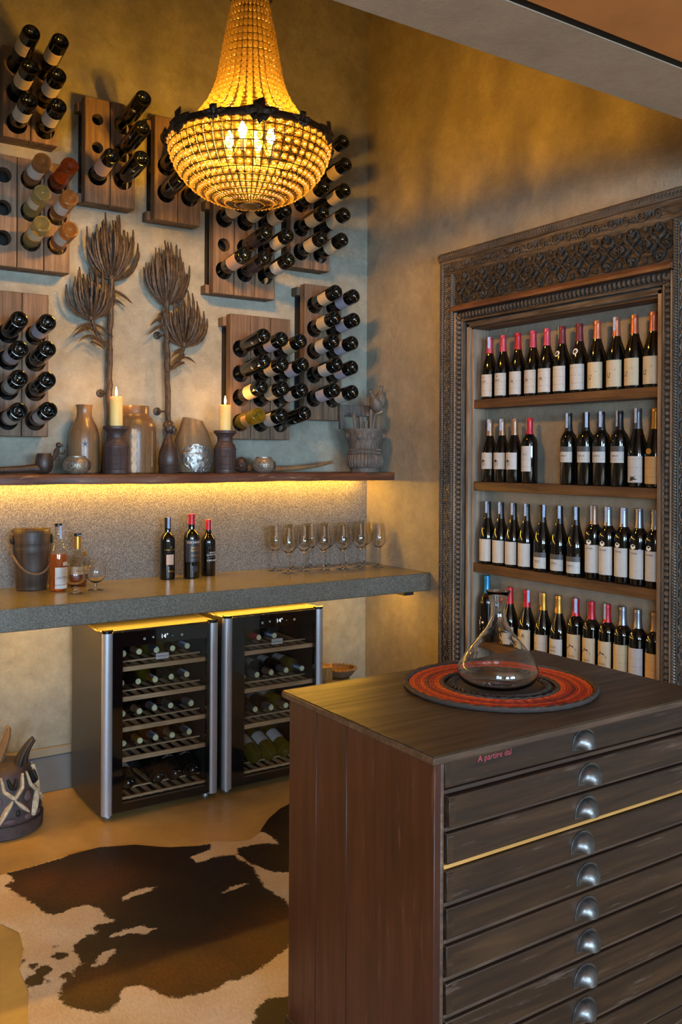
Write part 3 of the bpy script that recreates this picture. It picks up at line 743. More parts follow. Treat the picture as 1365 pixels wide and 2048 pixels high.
# ------------------------------------------------------------------ riddling racks on the back wall
def plank_mesh(w_, h_, hls, y0=-.11, y1=-.06):
    holes = [z for z, _ in hls]; rad_ = dict(hls)
    k = ('plank', round(w_, 4), round(h_, 4), tuple((round(z, 4), q) for z, q in hls))
    if k in CACHE: return CACHE[k]
    g = G(); a = w_ / 2; n = 24
    def quad(x0, x1, z0, z1, y): g.add([(x0, y, z0), (x1, y, z0), (x1, y, z1), (x0, y, z1)], [(0, 1, 2, 3)])
    b = .003
    for y, ins in ((y0, b), (y1, 0)):
        zz = ins
        for zc in sorted(holes):
            hr = rad_[zc]
            c = min(a - ins, .058)
            quad(-a + ins, a - ins, zz, zc - c, y); zz = zc + c
            O = []; I = []
            for q in range(n):
                t = 2 * PI * q / n + PI / n; cx, cz = math.cos(t), math.sin(t); s_ = max(abs(cx) / (a - ins), abs(cz) / c)
                O.append((cx / s_, y, zc + cz / s_)); I.append((hr * cx, y, zc + hr * cz))
            # square corners are filled by adding the exact corners
            g.add(O + I, [(q, (q + 1) % n, n + (q + 1) % n, n + q) for q in range(n)])
            for sx in (-1, 1):
                for sz in (-1, 1):
                    cor = (sx * (a - ins), y, zc + sz * c)
                    near = sorted(O, key=lambda p: (p[0] - cor[0]) ** 2 + (p[2] - cor[2]) ** 2)[:2]
                    g.add([cor, near[0], near[1]], [(0, 1, 2)])
        quad(-a + ins, a - ins, zz, h_ - ins, y)
    for zc in holes:
        V = []; hr = rad_[zc]
        for q in range(n):
            t = 2 * PI * q / n + PI / n
            V += [(hr * math.cos(t), y0, zc + hr * math.sin(t)), (hr * math.cos(t), y1, zc + hr * math.sin(t))]
        g.add(V, [(2 * q, 2 * q + 1, (2 * q + 3) % (2 * n), (2 * q + 2) % (2 * n)) for q in range(n)])
    P = [(-a, 0), (a, 0), (a, h_), (-a, h_)]; Q = [(-a + b, b), (a - b, b), (a - b, h_ - b), (-a + b, h_ - b)]
    V = [(x, y0, z) for x, z in Q] + [(x, y0 + b, z) for x, z in P] + [(x, y1, z) for x, z in P]
    g.add(V, [(k2, (k2 + 1) % 4, 4 + (k2 + 1) % 4, 4 + k2) for k2 in range(4)] + [(4 + k2, 4 + (k2 + 1) % 4, 8 + (k2 + 1) % 4, 8 + k2) for k2 in range(4)])
    CACHE[k] = g.mesh('plank', 'rack_wood', smooth=False, recalc=False); return CACHE[k]

RACKS = []
def rack(x0, x1, z0, z1, ncol, rows, label, phrase, bottles, ehole=.034):
    r_ = thing('bottle_rack', label, 'wine rack', (x0, YB, z0), 0, 'wooden bottle racks on the back wall')
    w_ = (x1 - x0) / ncol
    for c in range(ncol):
        link('plank', plank_mesh(w_ - .003, z1 - z0, [(z - z0, .0450 if (ri, c) in bottles else ehole) for ri, z in enumerate(rows)]), r_, (w_ * (c + .5), 0, 0), (0, R(random.uniform(-.15, .15)), 0))
    for zz, ch_ in ((.004, max(.012, min(.044, rows[-1] - z0 - .056))), (z1 - z0 - .056, .044)):
        G().box(-.018, x1 - x0 + .002, -.06, -.0015, zz, zz + ch_, .002).ob('cleat', 'rack_wood', r_)
    G().box(.004, x1 - x0 - .004, -.0015, 0, .004, z1 - z0 - .004).ob('hole_shade_sheet', 'gap_shade', r_, smooth=False)  # black sheet added to paint the shade behind the holes, no rack part
    cols = {2: ['left', 'right'], 3: ['left', 'middle', 'right']}[ncol]
    for (rr, cc), sp in bottles.items():
        st = STY[sp[0]]; L_ = max(.197, sp[1] if len(sp) > 1 else .215 + random.uniform(-.008, .010))
        ang = R(9 + random.uniform(-1.2, 1.2)); X = x0 + w_ * (cc + .5) + random.uniform(-.0015, .0015)
        d = Vector((0, math.cos(ang), -math.sin(ang))); hole = Vector((X, YB - .11, rows[rr] + .025 * math.tan(ang)))
        loc = hole - d * L_
        q = Euler((-(PI / 2 + ang), 0, 0)).to_quaternion() @ Euler((0, 0, R(-135 + random.uniform(-22, 22)))).to_quaternion()
        kw = dict(st[2])
        bottle(st[0], '%s, %s row, %s column of %s' % (st[1], ORD[rr], cols[cc], phrase), 'wine bottles in the wall racks', tuple(loc), rot=q, scale=1.0, **kw)
LR = lambda m, a=.052, b=.132, h=1.25: (m, a, b, h)
d_pl = deco_shape(PLANT, 'ink_white', 'plant_print')
d_tok = deco_text([('TOKARA', .012, .075)], 'ink_white')
STY = {
 'w': (D_, 'bottle with white label', dict(lab=LR('label_white'))), 'c': (D_, 'bottle with cream label', dict(lab=LR('label_cream'))),
 'C': (D_, 'bottle with cream label', dict(lab=LR('label_cream', .038, .125))), 'l': (D_, 'bottle with lavender label', dict(lab=LR('label_lavender'))),
 'p': (D_, 'bottle with pinkish label', dict(lab=LR('label_pink', .040, .135))), 'd': (D_, 'bottle with dark label', dict(lab=LR('label_dark', .045, .125))),
 'n': (D_, 'plain dark bottle', dict()), 'b': (D_, 'dark bottle with white plant print', dict(deco=d_pl)), 't': (D_, 'dark bottle with white lettering', dict(deco=d_tok)),
 'a': (D_, 'amber wine bottle with pale label', dict(glass='bottle_amber', lab=LR('label_white', .045, .120, 1.1))), 'r': (D_, 'dark orange wine bottle', dict(glass='bottle_rose')),
 'y': (D_, 'pale yellow wine bottle with pale label', dict(glass='bottle_yellow', lab=LR('label_cream', .055, .11, 1.1))), 'o': (D_, 'yellow-green wine bottle', dict(glass='bottle_olive', lab=LR('label_tan', .075, .13, .9))),
}
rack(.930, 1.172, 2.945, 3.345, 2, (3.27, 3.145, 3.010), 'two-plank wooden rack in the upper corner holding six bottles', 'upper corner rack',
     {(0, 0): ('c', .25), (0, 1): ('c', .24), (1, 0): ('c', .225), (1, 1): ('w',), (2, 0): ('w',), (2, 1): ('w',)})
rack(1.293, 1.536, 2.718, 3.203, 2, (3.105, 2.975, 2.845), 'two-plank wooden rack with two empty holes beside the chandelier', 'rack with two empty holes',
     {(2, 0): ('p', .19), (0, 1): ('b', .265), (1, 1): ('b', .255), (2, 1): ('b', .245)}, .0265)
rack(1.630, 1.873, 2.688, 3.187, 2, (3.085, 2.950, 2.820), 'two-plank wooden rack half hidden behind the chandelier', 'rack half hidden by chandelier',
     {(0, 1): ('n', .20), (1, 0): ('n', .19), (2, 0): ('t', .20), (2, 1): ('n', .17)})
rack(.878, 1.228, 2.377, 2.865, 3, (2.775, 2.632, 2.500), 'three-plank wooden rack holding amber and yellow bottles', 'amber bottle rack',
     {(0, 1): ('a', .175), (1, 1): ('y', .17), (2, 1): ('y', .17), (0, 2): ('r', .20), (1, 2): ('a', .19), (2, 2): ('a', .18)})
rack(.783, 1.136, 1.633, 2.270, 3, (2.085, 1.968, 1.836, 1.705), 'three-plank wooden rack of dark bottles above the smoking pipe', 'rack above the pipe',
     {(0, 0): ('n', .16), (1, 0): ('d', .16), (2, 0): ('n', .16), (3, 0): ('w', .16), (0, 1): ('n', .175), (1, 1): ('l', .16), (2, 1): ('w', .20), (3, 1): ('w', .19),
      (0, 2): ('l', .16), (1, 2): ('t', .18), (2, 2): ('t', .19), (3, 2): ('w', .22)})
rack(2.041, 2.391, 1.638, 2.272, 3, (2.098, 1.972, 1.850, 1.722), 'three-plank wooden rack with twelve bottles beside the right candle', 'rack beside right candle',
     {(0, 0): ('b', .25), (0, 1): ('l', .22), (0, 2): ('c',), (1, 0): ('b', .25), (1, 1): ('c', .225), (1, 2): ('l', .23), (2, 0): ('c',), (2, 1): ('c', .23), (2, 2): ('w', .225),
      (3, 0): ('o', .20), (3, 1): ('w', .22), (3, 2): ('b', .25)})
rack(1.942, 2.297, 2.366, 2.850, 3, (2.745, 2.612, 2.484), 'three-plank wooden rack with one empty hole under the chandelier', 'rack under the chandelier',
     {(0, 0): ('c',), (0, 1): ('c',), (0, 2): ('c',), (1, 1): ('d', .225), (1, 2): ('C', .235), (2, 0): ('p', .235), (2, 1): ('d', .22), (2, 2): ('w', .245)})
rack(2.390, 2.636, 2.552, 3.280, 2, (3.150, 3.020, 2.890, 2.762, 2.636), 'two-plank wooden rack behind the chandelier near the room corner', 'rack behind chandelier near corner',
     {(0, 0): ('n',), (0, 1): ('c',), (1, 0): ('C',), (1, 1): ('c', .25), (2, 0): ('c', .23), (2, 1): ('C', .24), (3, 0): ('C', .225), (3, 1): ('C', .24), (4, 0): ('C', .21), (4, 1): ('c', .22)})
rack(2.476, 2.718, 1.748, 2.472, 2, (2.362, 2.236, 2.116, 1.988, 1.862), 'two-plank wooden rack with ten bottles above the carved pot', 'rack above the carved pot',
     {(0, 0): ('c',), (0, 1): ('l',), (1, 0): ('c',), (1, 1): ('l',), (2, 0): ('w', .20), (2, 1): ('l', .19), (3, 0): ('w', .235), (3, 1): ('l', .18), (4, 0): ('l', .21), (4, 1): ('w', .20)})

# ------------------------------------------------------------------ forged aloe plants on the wall
def leaf_tube(g, p0, dirx, dirz, L_, depth, wd, rd):
    """one thick toothed leaf leaving the crown outwards and bending upwards"""
    pts = []; rad = []; n = 11; x, z, y = p0
    ang = math.atan2(dirz, dirx); tgt = PI / 2 + rd.uniform(-.22, .22) + (ang - PI / 2) * .10
    px, pz, py = x, z, y
    for i in range(n):
        t = i / (n - 1); a = ang + (tgt - ang) * min(1, t * 1.5) ** .8
        pts.append((px, py, pz)); wob = 1 + (.22 if i % 2 else -.12)
        rad.append(max(.0008, wd * (.75 + .5 * math.sin(PI * min(1, t * 1.1))) * (1 - t ** 3) * wob))
        px += math.cos(a) * L_ / n; pz += math.sin(a) * L_ / n; py += depth * L_ / n * (1 - t)
    g.tube(pts, rad, 5)
def droop(g, p0, sx, L_, wd, rd):
    pts = []; rad = []; n = 6
    for i in range(n):
        t = i / (n - 1); pts.append((p0[0] + sx * L_ * t * .85, p0[2] - .012 * math.sin(t * 3), p0[1] - L_ * (.25 * t + .55 * t * t))); rad.append(wd * (.8 + .5 * math.sin(PI * t)) * (1 - t ** 3) + .0006)
    g.tube(pts, rad, 5)
def aloe(label, stem, heads, branch, mounts, seed):
    rd = random.Random(seed); base = Vector((stem[0][0], YB, stem[0][1]))
    r_ = thing('aloe_sculpture', label, 'wall sculpture', tuple(base), 0, 'forged aloe sculptures on the wall')
    def P(x, z, y=-.05): return (x - base.x, y, z - base.z)
    sp = []; 
    for i in range(len(stem) - 1):
        for k in range(6):
            t = k / 6; sp.append(P(stem[i][0] * (1 - t) + stem[i + 1][0] * t + rd.uniform(-.003, .003), stem[i][1] * (1 - t) + stem[i + 1][1] * t))
    sp.append(P(*stem[-1])); g = G(); g.tube(sp, [.0135 * rd.uniform(.85, 1.15) for _ in sp], 9)
    bp = [P(*p) for p in branch]; g.tube(bp, [.010, .010, .0095, .009][:len(bp)], 8)
    g.ob('stem', 'bronze_leaf', r_)
    for (hx, hz, ht, hw, nl) in heads:
        G().ball(P(hx, hz), (.016, .016, .022), 8, 5).ob('crown_base', 'bronze_leaf', r_)
        for i in range(nl):
            u = -1 + 2 * (i + .5) / nl; u += rd.uniform(-.05, .05); ly = rd.uniform(-1, 1)
            a = u * 1.22; L_ = ht * (1.02 - .34 * abs(u) ** 1.4) * rd.uniform(.74, 1.06)
            x0, z0 = hx + .012 * u, hz + rd.uniform(-.012, .02)
            g = G(); px, pz = x0, z0; pts = []; rad = []; n = 12
            out_ = rd.random() < .16; spread = hw * u * rd.uniform(.78, 1.05) * (1.25 if out_ else 1); L_ *= .75 if out_ else 1
            for k in range(n):
                t = k / (n - 1); xx = x0 + spread * (1 - (1 - min(1, t * 1.08)) ** (2.1 if not out_ else 1.3)); zz = z0 + L_ * (t ** (1 + .7 * abs(u)))
                yy = -.05 - .085 * (1 - abs(u)) * math.sin(PI * min(1, t * .8)) * (.25 + .75 * (ly * .5 + .5)) + .02 * ly * t
                pts.append(P(xx, zz, min(-.008, yy))); wob = 1.14 if k % 2 else .9
                rad.append((.0058 + .0014 * rd.random()) * wob * (.62 + .5 * math.sin(PI * min(1, t * .8))) * (1 - .62 * t ** 9) + .0006)
            g.tube(pts, rad, 6); g.ob('leaf', 'bronze_leaf', r_)
        for i in range(10):
            sx = rd.choice((-1, 1)); zz = hz - .02 - .10 * rd.random(); L_ = rd.uniform(.05, .11)
            g = G(); n = 7; pts = []; rad = []
            for k in range(n):
                t = k / (n - 1); pts.append(P(hx + sx * L_ * t, zz - L_ * (.1 * t + .5 * t * t), -.05 - .02 * t)); rad.append(.0048 * (.7 + .6 * math.sin(PI * t)) * (1 - t ** 3) + .0006)
            g.tube(pts, rad, 6); g.ob('drooping_leaf', 'bronze_leaf', r_)
    for (mx, mz) in mounts:
        g = G().lathe([(0, 0), (.020, 0), (.020, .006), (.010, .010), (.006, .012), (.006, .03), (0, .03)], 14)
        o = g.ob('wall_mount', 'bronze_leaf', r_, P(mx, mz, 0)); o.rotation_euler = (PI / 2, 0, 0)
        G().tube([P(mx, mz, -.03), P(stem[0][0] * .3 + stem[1][0] * .7, mz, -.045)], .005, 6).ob('mount_rod', 'bronze_leaf', r_)
aloe('forged brown aloe sculpture with a lower side branch leaning towards the racks', [(1.437, 1.62), (1.436, 1.85), (1.435, 2.049), (1.439, 2.238), (1.443, 2.391)],
     [(1.443, 2.395, .285, .118, 38), (1.346, 2.20, .235, .108, 28)], [(1.436, 2.07), (1.40, 2.085), (1.37, 2.13), (1.347, 2.20)], [(1.408, 1.847)], 3)
aloe('forged brown aloe sculpture standing behind the head-stoppered figurine', [(1.735, 1.60), (1.732, 1.75), (1.727, 1.996), (1.718, 2.191), (1.722, 2.301)],
     [(1.722, 2.305, .280, .106, 38), (1.816, 2.105, .235, .120, 25)], [(1.730, 1.985), (1.765, 1.99), (1.797, 2.037), (1.816, 2.105)], [(1.692, 2.145), (1.694, 1.77)], 11)

# ------------------------------------------------------------------ things on the wooden shelf
S = 1.4685
# tall clay-coloured jar with a blue star
j = thing('tall_jar', 'tall brown jar with narrow neck and small blue star mark', 'jar', (1.299, 4.095, S))
G().lathe([(0, 0), (.060, 0), (.066, .006), (.069, .05), (.069, .150), (.066, .185), (.055, .220), (.042, .245), (.035, .262), (.033, .285), (.035, .305), (.038, .312), (.036, .316), (.029, .312), (.028, .29), (.036, .24), (0, .22)], 32).ob('jar_body', 'jar_wood', j)
g = G(); st = []
for k in range(10):
    a = 2 * PI * k / 10 + .3; rr = .018 if k % 2 == 0 else .006; x, z = rr * math.cos(a) * .8, .135 + rr * math.sin(a)
    an = -PI / 2 - .24 + x / .0695; st.append((.0698 * math.cos(an), .0698 * math.sin(an), z))
g.add(st, [tuple(range(10))]).ob('star_mark', 'blue_ink', j, smooth=False, recalc=False)
# large jar with salty drips
j = thing('large_jar', 'large round-shouldered brown jar with pale drips behind the left candle', 'jar', (1.532, 4.072, S))
G().lathe([(0, 0), (.092, 0), (.098, .006), (.100, .05), (.1005, .190), (.099, .215), (.091, .242), (.078, .262), (.068, .272), (.066, .285), (.067, .312), (.065, .317), (.060, .314), (.060, .275), (.08, .24), (0, .22)], 36).ob('jar_body', 'jar_wood', j)
g = G()
for (a0, w0, z0, z1) in ((-1.95, .13, .004, .245), (-1.02, .03, .03, .20)):
    n = 16; V = []
    for i in range(n + 1):
        z = z0 + (z1 - z0) * i / n; ww = w0 * (.8 + .25 * math.sin(i * 2.3 + a0)); rr = .1012 if z < .2 else .1012 - (z - .2) * .26
        V += [(rr * math.cos(a0 - ww), rr * math.sin(a0 - ww), z), (rr * math.cos(a0 + ww), rr * math.sin(a0 + ww), z)]
    g.add(V, [(2 * i, 2 * i + 1, 2 * i + 3, 2 * i + 2) for i in range(n)])
g.ob('drip_stain', 'jar_salt', j, recalc=False)
# turned candle holders and candles
def holder(label, x, y, s, clabel, ch):
    h_ = thing('candle_holder', label, 'candle holder', (x, y, S), 0, 'turned wooden candle holders')
    G().lathe([(0, 0), (.055, 0), (.057, .004), (.057, .018), (.054, .020), (.056, .024), (.056, .115), (.058, .118), (.058, .126), (.054, .129), (.052, .140), (.040, .156), (.038, .172), (.040, .185), (.050, .198), (.058, .204), (.058, .216), (.052, .217), (.045, .210), (0, .209)], 32).ob('turned_body', 'holder_wood', h_).scale = (s, s, s)
    for z in (.045, .085, .160): G().torus((0, 0, z), .0565 if z < .15 else .039, .0018, 32, 5).ob('turned_ring', 'holder_wood', h_).scale = (s, s, s)
    zt = S + .2095 * s
    c = thing('candle', clabel, 'candle', (x, y, zt), 0, 'lit pillar candles')
    rr = .0292
    G().lathe([(0, 0), (rr, 0), (rr, ch - .004), (rr - .003, ch), (rr - .008, ch - .002), (.010, ch - .006), (0, ch - .007)], 28).ob('wax_pillar', 'wax', c)
    G().tube([(0, 0, ch - .008), (.001, 0, ch + .006)], .0012, 6).ob('wick', 'wick', c)
    G().lathe([(0, .004), (.0038, .009), (.0052, .016), (.0040, .027), (.0018, .038), (0, .046)], 14, (0, 0, ch)).ob('flame', 'flame', c)
holder('dark turned candle holder in front of the large jar', 1.406, 3.97, 1.0, 'lit cream pillar candle in front of the large jar', .140)
holder('dark turned candle holder beside the silver-patched jar', 1.961, 3.985, .96, 'lit cream pillar candle beside the silver-patched jar', .132)
# figurine bottle with a carved head
f_ = thing('head_figurine', 'dark bottle-shaped figurine with a carved head stopper', 'figurine', (1.664, 3.975, S))
G().lathe([(0, 0), (.045, 0), (.048, .006), (.048, .04), (.050, .044), (.049, .075), (.044, .105), (.032, .140), (.020, .165), (.016, .178), (.015, .186), (0, .186)], 28).ob('bottle_body', 'dark_carving', f_)
for z in (.008, .016, .024, .032, .040): G().torus((0, 0, z), .0484, .0012, 28, 4).ob('carved_ring', 'dark_carving', f_)
g = G(); g.ball((.003, -.002, .215), (.026, .027, .030), 14, 10); g.ball((.016, -.020, .205), (.014, .014, .020), 10, 7); g.ball((.022, -.032, .207), (.004, .006, .008), 7, 5)
g.ball((.020, -.030, .196), (.007, .004, .003), 7, 4); g.ball((.012, -.030, .215), (.004, .003, .003), 6, 4); g.ball((.028, -.020, .215), (.003, .004, .003), 6, 4)
g.ball((.016, -.024, .187), (.009, .008, .007), 8, 5); g.ball((-.012, -.020, .208), (.005, .003, .009), 7, 5); g.ball((0, 0, .190), (.014, .014, .012), 10, 6)
g.ob('carved_head', 'dark_carving', f_)
g = G(); g.lathe([(.0275, .222), (.0270, .232), (.022, .242), (.010, .249), (0, .2505)], 16, (.001, .004, 0)); g.ob('cap', 'dark_carving', f_)
# gourd jar with a silver patch
j = thing('gourd_jar', 'tan gourd-like jar with a crumpled silver patch', 'jar', (1.835, 4.086, S))
body = [(0, 0), (.080, 0), (.090, .006), (.097, .035), (.099, .080), (.095, .130), (.082, .180), (.066, .220), (.055, .246), (.050, .262), (.046, .262), (.05, .24), (.07, .19), (0, .17)]
g = G().lathe(body, 36)
g.v = [(x * (1 + .02 * math.sin(3 * math.atan2(y, x) + z * 9)), y * (1 + .02 * math.sin(2 * math.atan2(y, x) + 1)), z + (.010 * (-x) / .05 if z > .235 else 0)) for x, y, z in g.v]
g.ob('jar_body', 'jar_wood_tan', j)
def body_r(z):
    for (r0, z0), (r1, z1) in zip(body[1:10], body[2:11]):
        if z0 <= z <= z1: return r0 + (r1 - r0) * (z - z0) / max(1e-6, z1 - z0)
    return .05
g = G(); V = []; n = 20; rd = random.Random(5)
for i in range(n + 1):
    t = -1 + 2 * i / n
    for k in range(n + 1):
        s_ = -1 + 2 * k / n; x_ = t * math.sqrt(1 - s_ * s_ / 2); z_ = s_ * math.sqrt(1 - t * t / 2)
        z = .072 + z_ * .069; a = -PI / 2 - .10 + .80 * (x_ - z_ * .12); rr = body_r(max(.004, z)) * 1.02 + .0035 + rd.uniform(0, .0048)
        V.append((rr * math.cos(a), rr * math.sin(a), max(.003, z)))
g.add(V, [(i * (n + 1) + k, (i + 1) * (n + 1) + k, (i + 1) * (n + 1) + k + 1, i * (n + 1) + k + 1) for i in range(n) for k in range(n)])
g.ob('silver_patch', 'silver_foil', j, angle=28)
# pierced metal lanterns
def lantern(label, x, y, r):
    l_ = thing('pierced_lantern', label, 'lantern', (x, y, S), 0, 'pierced metal bowls')
    k = r / .06
    G().lathe([(0, 0), (.030 * k, 0), (.040 * k, .003), (.055 * k, .018), (.060 * k, .036), (.057 * k, .054), (.048 * k, .068), (.040 * k, .074), (.040 * k, .080), (.037 * k, .080), (.037 * k, .072), (.054 * k, .050), (.056 * k, .034), (.036 * k, .006), (0, .005)], 32).ob('bowl', 'brass_pierced', l_)
    for c in range(8):
        a0 = c * PI / 4 - PI / 2 + .15; g = G()
        for ring, nn, sz in ((.0185, 14, .0024), (.010, 8, .0022), (0, 1, .004)):
            for q in range(nn):
                b = 2 * PI * q / nn; z = .038 + ring * math.sin(b); rr = .0595 * k * math.sqrt(max(.1, 1 - ((z - .037) / .058) ** 2)) + .0006; a = a0 + ring * math.cos(b) / .06
                g.ball((rr * math.cos(a), rr * math.sin(a), z), sz, 6, 4)
        g.ob('pierced_rosette', 'black_matte' if c % 2 else 'brass_pierced', l_)
lantern('pierced metal bowl in front of the tall jar', 1.225, 3.965, .060)
lantern('pierced metal bowl beside the long horn pipe', 2.172, 3.975, .058)
# smoking pipe with carved climbing figure
p_ = thing('smoking_pipe', 'dark wooden smoking pipe with a little climbing figure', 'pipe', (1.10, 4.03, S))
G().lathe([(0, 0), (.020, .002), (.033, .014), (.039, .034), (.038, .058), (.033, .080), (.030, .090), (.026, .091), (.024, .085), (0, .07)], 24).ob('pipe_bowl', 'dark_carving', p_)
pts = [(-.015, -.002, .024), (-.05, -.006, .024), (-.10, -.012, .020), (-.17, -.02, .018), (-.26, -.03, .015), (-.36, -.035, .013)]
G().tube(pts, [.023, .019, .016, .014, .012, .011], 12).ob('pipe_stem', 'dark_carving', p_)
g = G(); g.tube([(.030, 0, .055), (.045, -.002, .075), (.056, -.003, .098), (.060, -.003, .118)], [.008, .009, .010, .008], 8)
g.ball((.063, -.004, .128), (.013, .011, .013), 10, 7); g.ball((.075, -.006, .126), (.008, .007, .006), 8, 5)
g.tube([(.057, -.004, .105), (.070, -.006, .090), (.086, -.008, .092), (.090, -.008, .104)], [.006, .0055, .005, .005], 7)
g.tube([(.050, -.004, .088), (.066, -.006, .074), (.060, -.006, .060)], [.007, .006, .005], 7); g.tube([(.057, -.003, .115), (.045, -.006, .104), (.042, -.006, .090)], [.005, .005, .004], 7)
g.ob('climbing_figure', 'dark_carving', p_)
# long horn pipe with a small head
p_ = thing('horn_pipe', 'long curved horn-stemmed pipe with carved head bowl', 'pipe', (2.09, 4.06, S))
g = G(); g.ball((0, 0, .040), (.034, .032, .040), 14, 9); g.ball((-.014, -.028, .036), (.012, .010, .015), 8, 6); g.ball((0, 0, .020), (.036, .034, .020), 12, 6); g.ob('head_bowl', 'dark_carving', p_)
G().tube([(.02, 0, .024), (.10, 0, .020), (.20, 0, .018), (.32, -.004, .022), (.44, -.006, .035), (.53, -.008, .052), (.545, -.008, .055)], [.017, .016, .015, .0135, .011, .008, .007], 12).ob('horn_stem', 'jar_wood', p_)
# carved pot with sticks
p_ = thing('carved_pot', 'grey carved wooden pot with upright back panel in the corner', 'pot', (2.80, 3.985, S))
G().lathe([(0, 0), (.078, 0), (.080, .006), (.080, .022), (.088, .026), (.098, .045), (.100, .062), (.094, .082), (.086, .096), (.083, .100), (.087, .106), (.087, .112), (.083, .116), (.082, .124), (.086, .130), (.087, .150), (.094, .170), (.101, .182), (.108, .215), (.112, .222), (.112, .233), (.104, .233), (.098, .20), (.07, .14), (0, .12)], 32).ob('pot_body', 'grey_carving', p_)
for z, rr in ((.103, .0865), (.121, .0845)):
    g = G()
    for k in range(44): a = 2 * PI * k / 44; g.ball((rr * math.cos(a), rr * math.sin(a), z), (.007, .004, .006), 6, 4, Matrix.Rotation(a, 3, 'Z'))
    stuff(g.ob('rope_ring', 'grey_carving', p_))
g = G()
for k in range(34):
    a = 2 * PI * k / 34; g.tube([(rr * math.cos(a), rr * math.sin(a), z) for rr, z in ((.089, .028), (.0985, .046), (.1005, .062), (.0955, .080), (.088, .094))], .0026, 4)
stuff(g.ob('fluting', 'grey_carving', p_))
for k in range(8):
    a = -PI / 2 + k * PI / 4 - .15; g = G(); rr = .1045
    g.ball((rr * math.cos(a), rr * math.sin(a), .198), (.006, .017, .022), 10, 6, Matrix.Rotation(a, 3, 'Z')); g.ball((1.04 * rr * math.cos(a), 1.04 * rr * math.sin(a), .197), (.005, .004, .012), 7, 5, Matrix.Rotation(a, 3, 'Z'))
    for q in (-1, 1): g.ball((1.05 * rr * math.cos(a + q * .06), 1.05 * rr * math.sin(a + q * .06), .204), .003, 6, 4)
    g.ob('carved_face', 'grey_carving', p_)
BPZ = .233
pan = [(-.112, BPZ), (.112, BPZ), (.112, .27), (.100, .318), (.078, .362), (-.078, .366), (-.112, .366)]
hole = [(-.085, BPZ + .004), (.078, BPZ + .004), (.078, .268), (.068, .300), (-.06, .306), (-.085, .306)]
g = G()
for y in (.072, .094):
    n = len(pan)
V = [(x, .072, z) for x, z in pan] + [(x, .072, z) for x, z in hole[:]] ; 
g.box(-.112, -.085, .072, .094, BPZ - .002, .366, .003); g.box(.080, .110, .072, .094, BPZ - .002, .312, .003); g.box(-.085, .086, .072, .094, .306, .366, .003)
g.prism([(.080, .312), (.110, .312), (.098, .338), (.084, .362), (.080, .362)], 1, .072, .094)
g.ob('back_panel', 'grey_carving', p_)
for k, (x0, x1, zt, hd, yo) in enumerate(((.004, .008, .385, 1, -.045), (.048, .098, .42, 2, .02), (-.055, -.072, .322, 0, .0), (-.030, -.036, .300, 0, -.01), (-.01, -.015, .275, 0, -.03))):
    st = thing('carved_stick', ['short dark carved stick at the pot edge', 'carved stick with tilted egg-shaped head in the pot', 'tallest carved stick with egg-shaped head in the pot', 'thin pale carved stick in the pot', 'stubby pale carved stick in the pot'][[1, 2, 0, 3, 4][k]], 'stick', (2.80 + x0, 3.985 + yo, S + .145), 0, 'carved sticks in the pot')
    dx = x1 - x0; h_ = zt - .145
    G().tube([(0, 0, 0), (dx * .5, 0, h_ * .5), (dx, 0, h_ * (.80 if hd else 1))], [.011, .009, .008 if hd else .013], 9).ob('shaft', 'grey_carving', st)
    if hd:
        g = G(); tl = Matrix.Rotation(-.5 if hd == 1 else .1, 3, 'Y'); cz = h_ * .80 + .03; ox = .022 if hd == 1 else .008
        g.lathe([(0, -.052), (.016, -.050), (.020, -.044), (.030, -.022), (.033, 0), (.029, .022), (.018, .040), (.010, .052), (.010, .070), (.013, .074), (.008, .080), (0, .081)], 18)
        g.v = [tuple(tl @ Vector(p) + Vector((dx + ox, -.012, cz))) for p in g.v]; g.ob('egg_head', 'grey_carving', st)
        g = G(); g.torus((0, 0, -.047), .017, .004, 20, 6); g.v = [tuple(tl @ Vector(p) + Vector((dx + ox, -.012, cz))) for p in g.v]; g.ob('mouth_ring', 'jar_salt', st)

# ------------------------------------------------------------------ things on the stone counter
CZ = .9552
b_ = thing('wooden_bucket', 'dark wooden bucket with a rope handle on the counter', 'bucket', (1.064, 4.09, CZ))
G().lathe([(0, 0), (.060, 0), (.064, .004), (.066, .030), (.069, .034), (.070, .10), (.076, .168), (.0775, .172), (.0765, .176), (.078, .180), (.077, .184), (.0785, .205), (.080, .209), (.079, .213), (.0805, .217), (.0795, .222), (.081, .245), (.080, .262), (.076, .267), (.073, .262), (.070, .15), (.058, .012), (0, .010)], 36).ob('bucket_body', 'bucket_wood', b_)
pts = []
for k in range(21):
    t = k / 20; a = PI + t * PI; x = .088 * math.cos(a); z = .215 - .140 * math.sin(PI * t) ** .8; y = -math.sqrt(max(0, (.0785 + .004) ** 2 - min(abs(x), .0825) ** 2)) if abs(x) < .0825 else 0
    pts.append((x, y - .004, z))
G().tube(pts, .0052, 8).ob('rope_handle', 'rope', b_)
for sx in (-1, 1):
    G().ball((sx * .086, -.002, .222), (.009, .014, .022), 10, 7).ob('handle_lug', 'black_matte', b_)
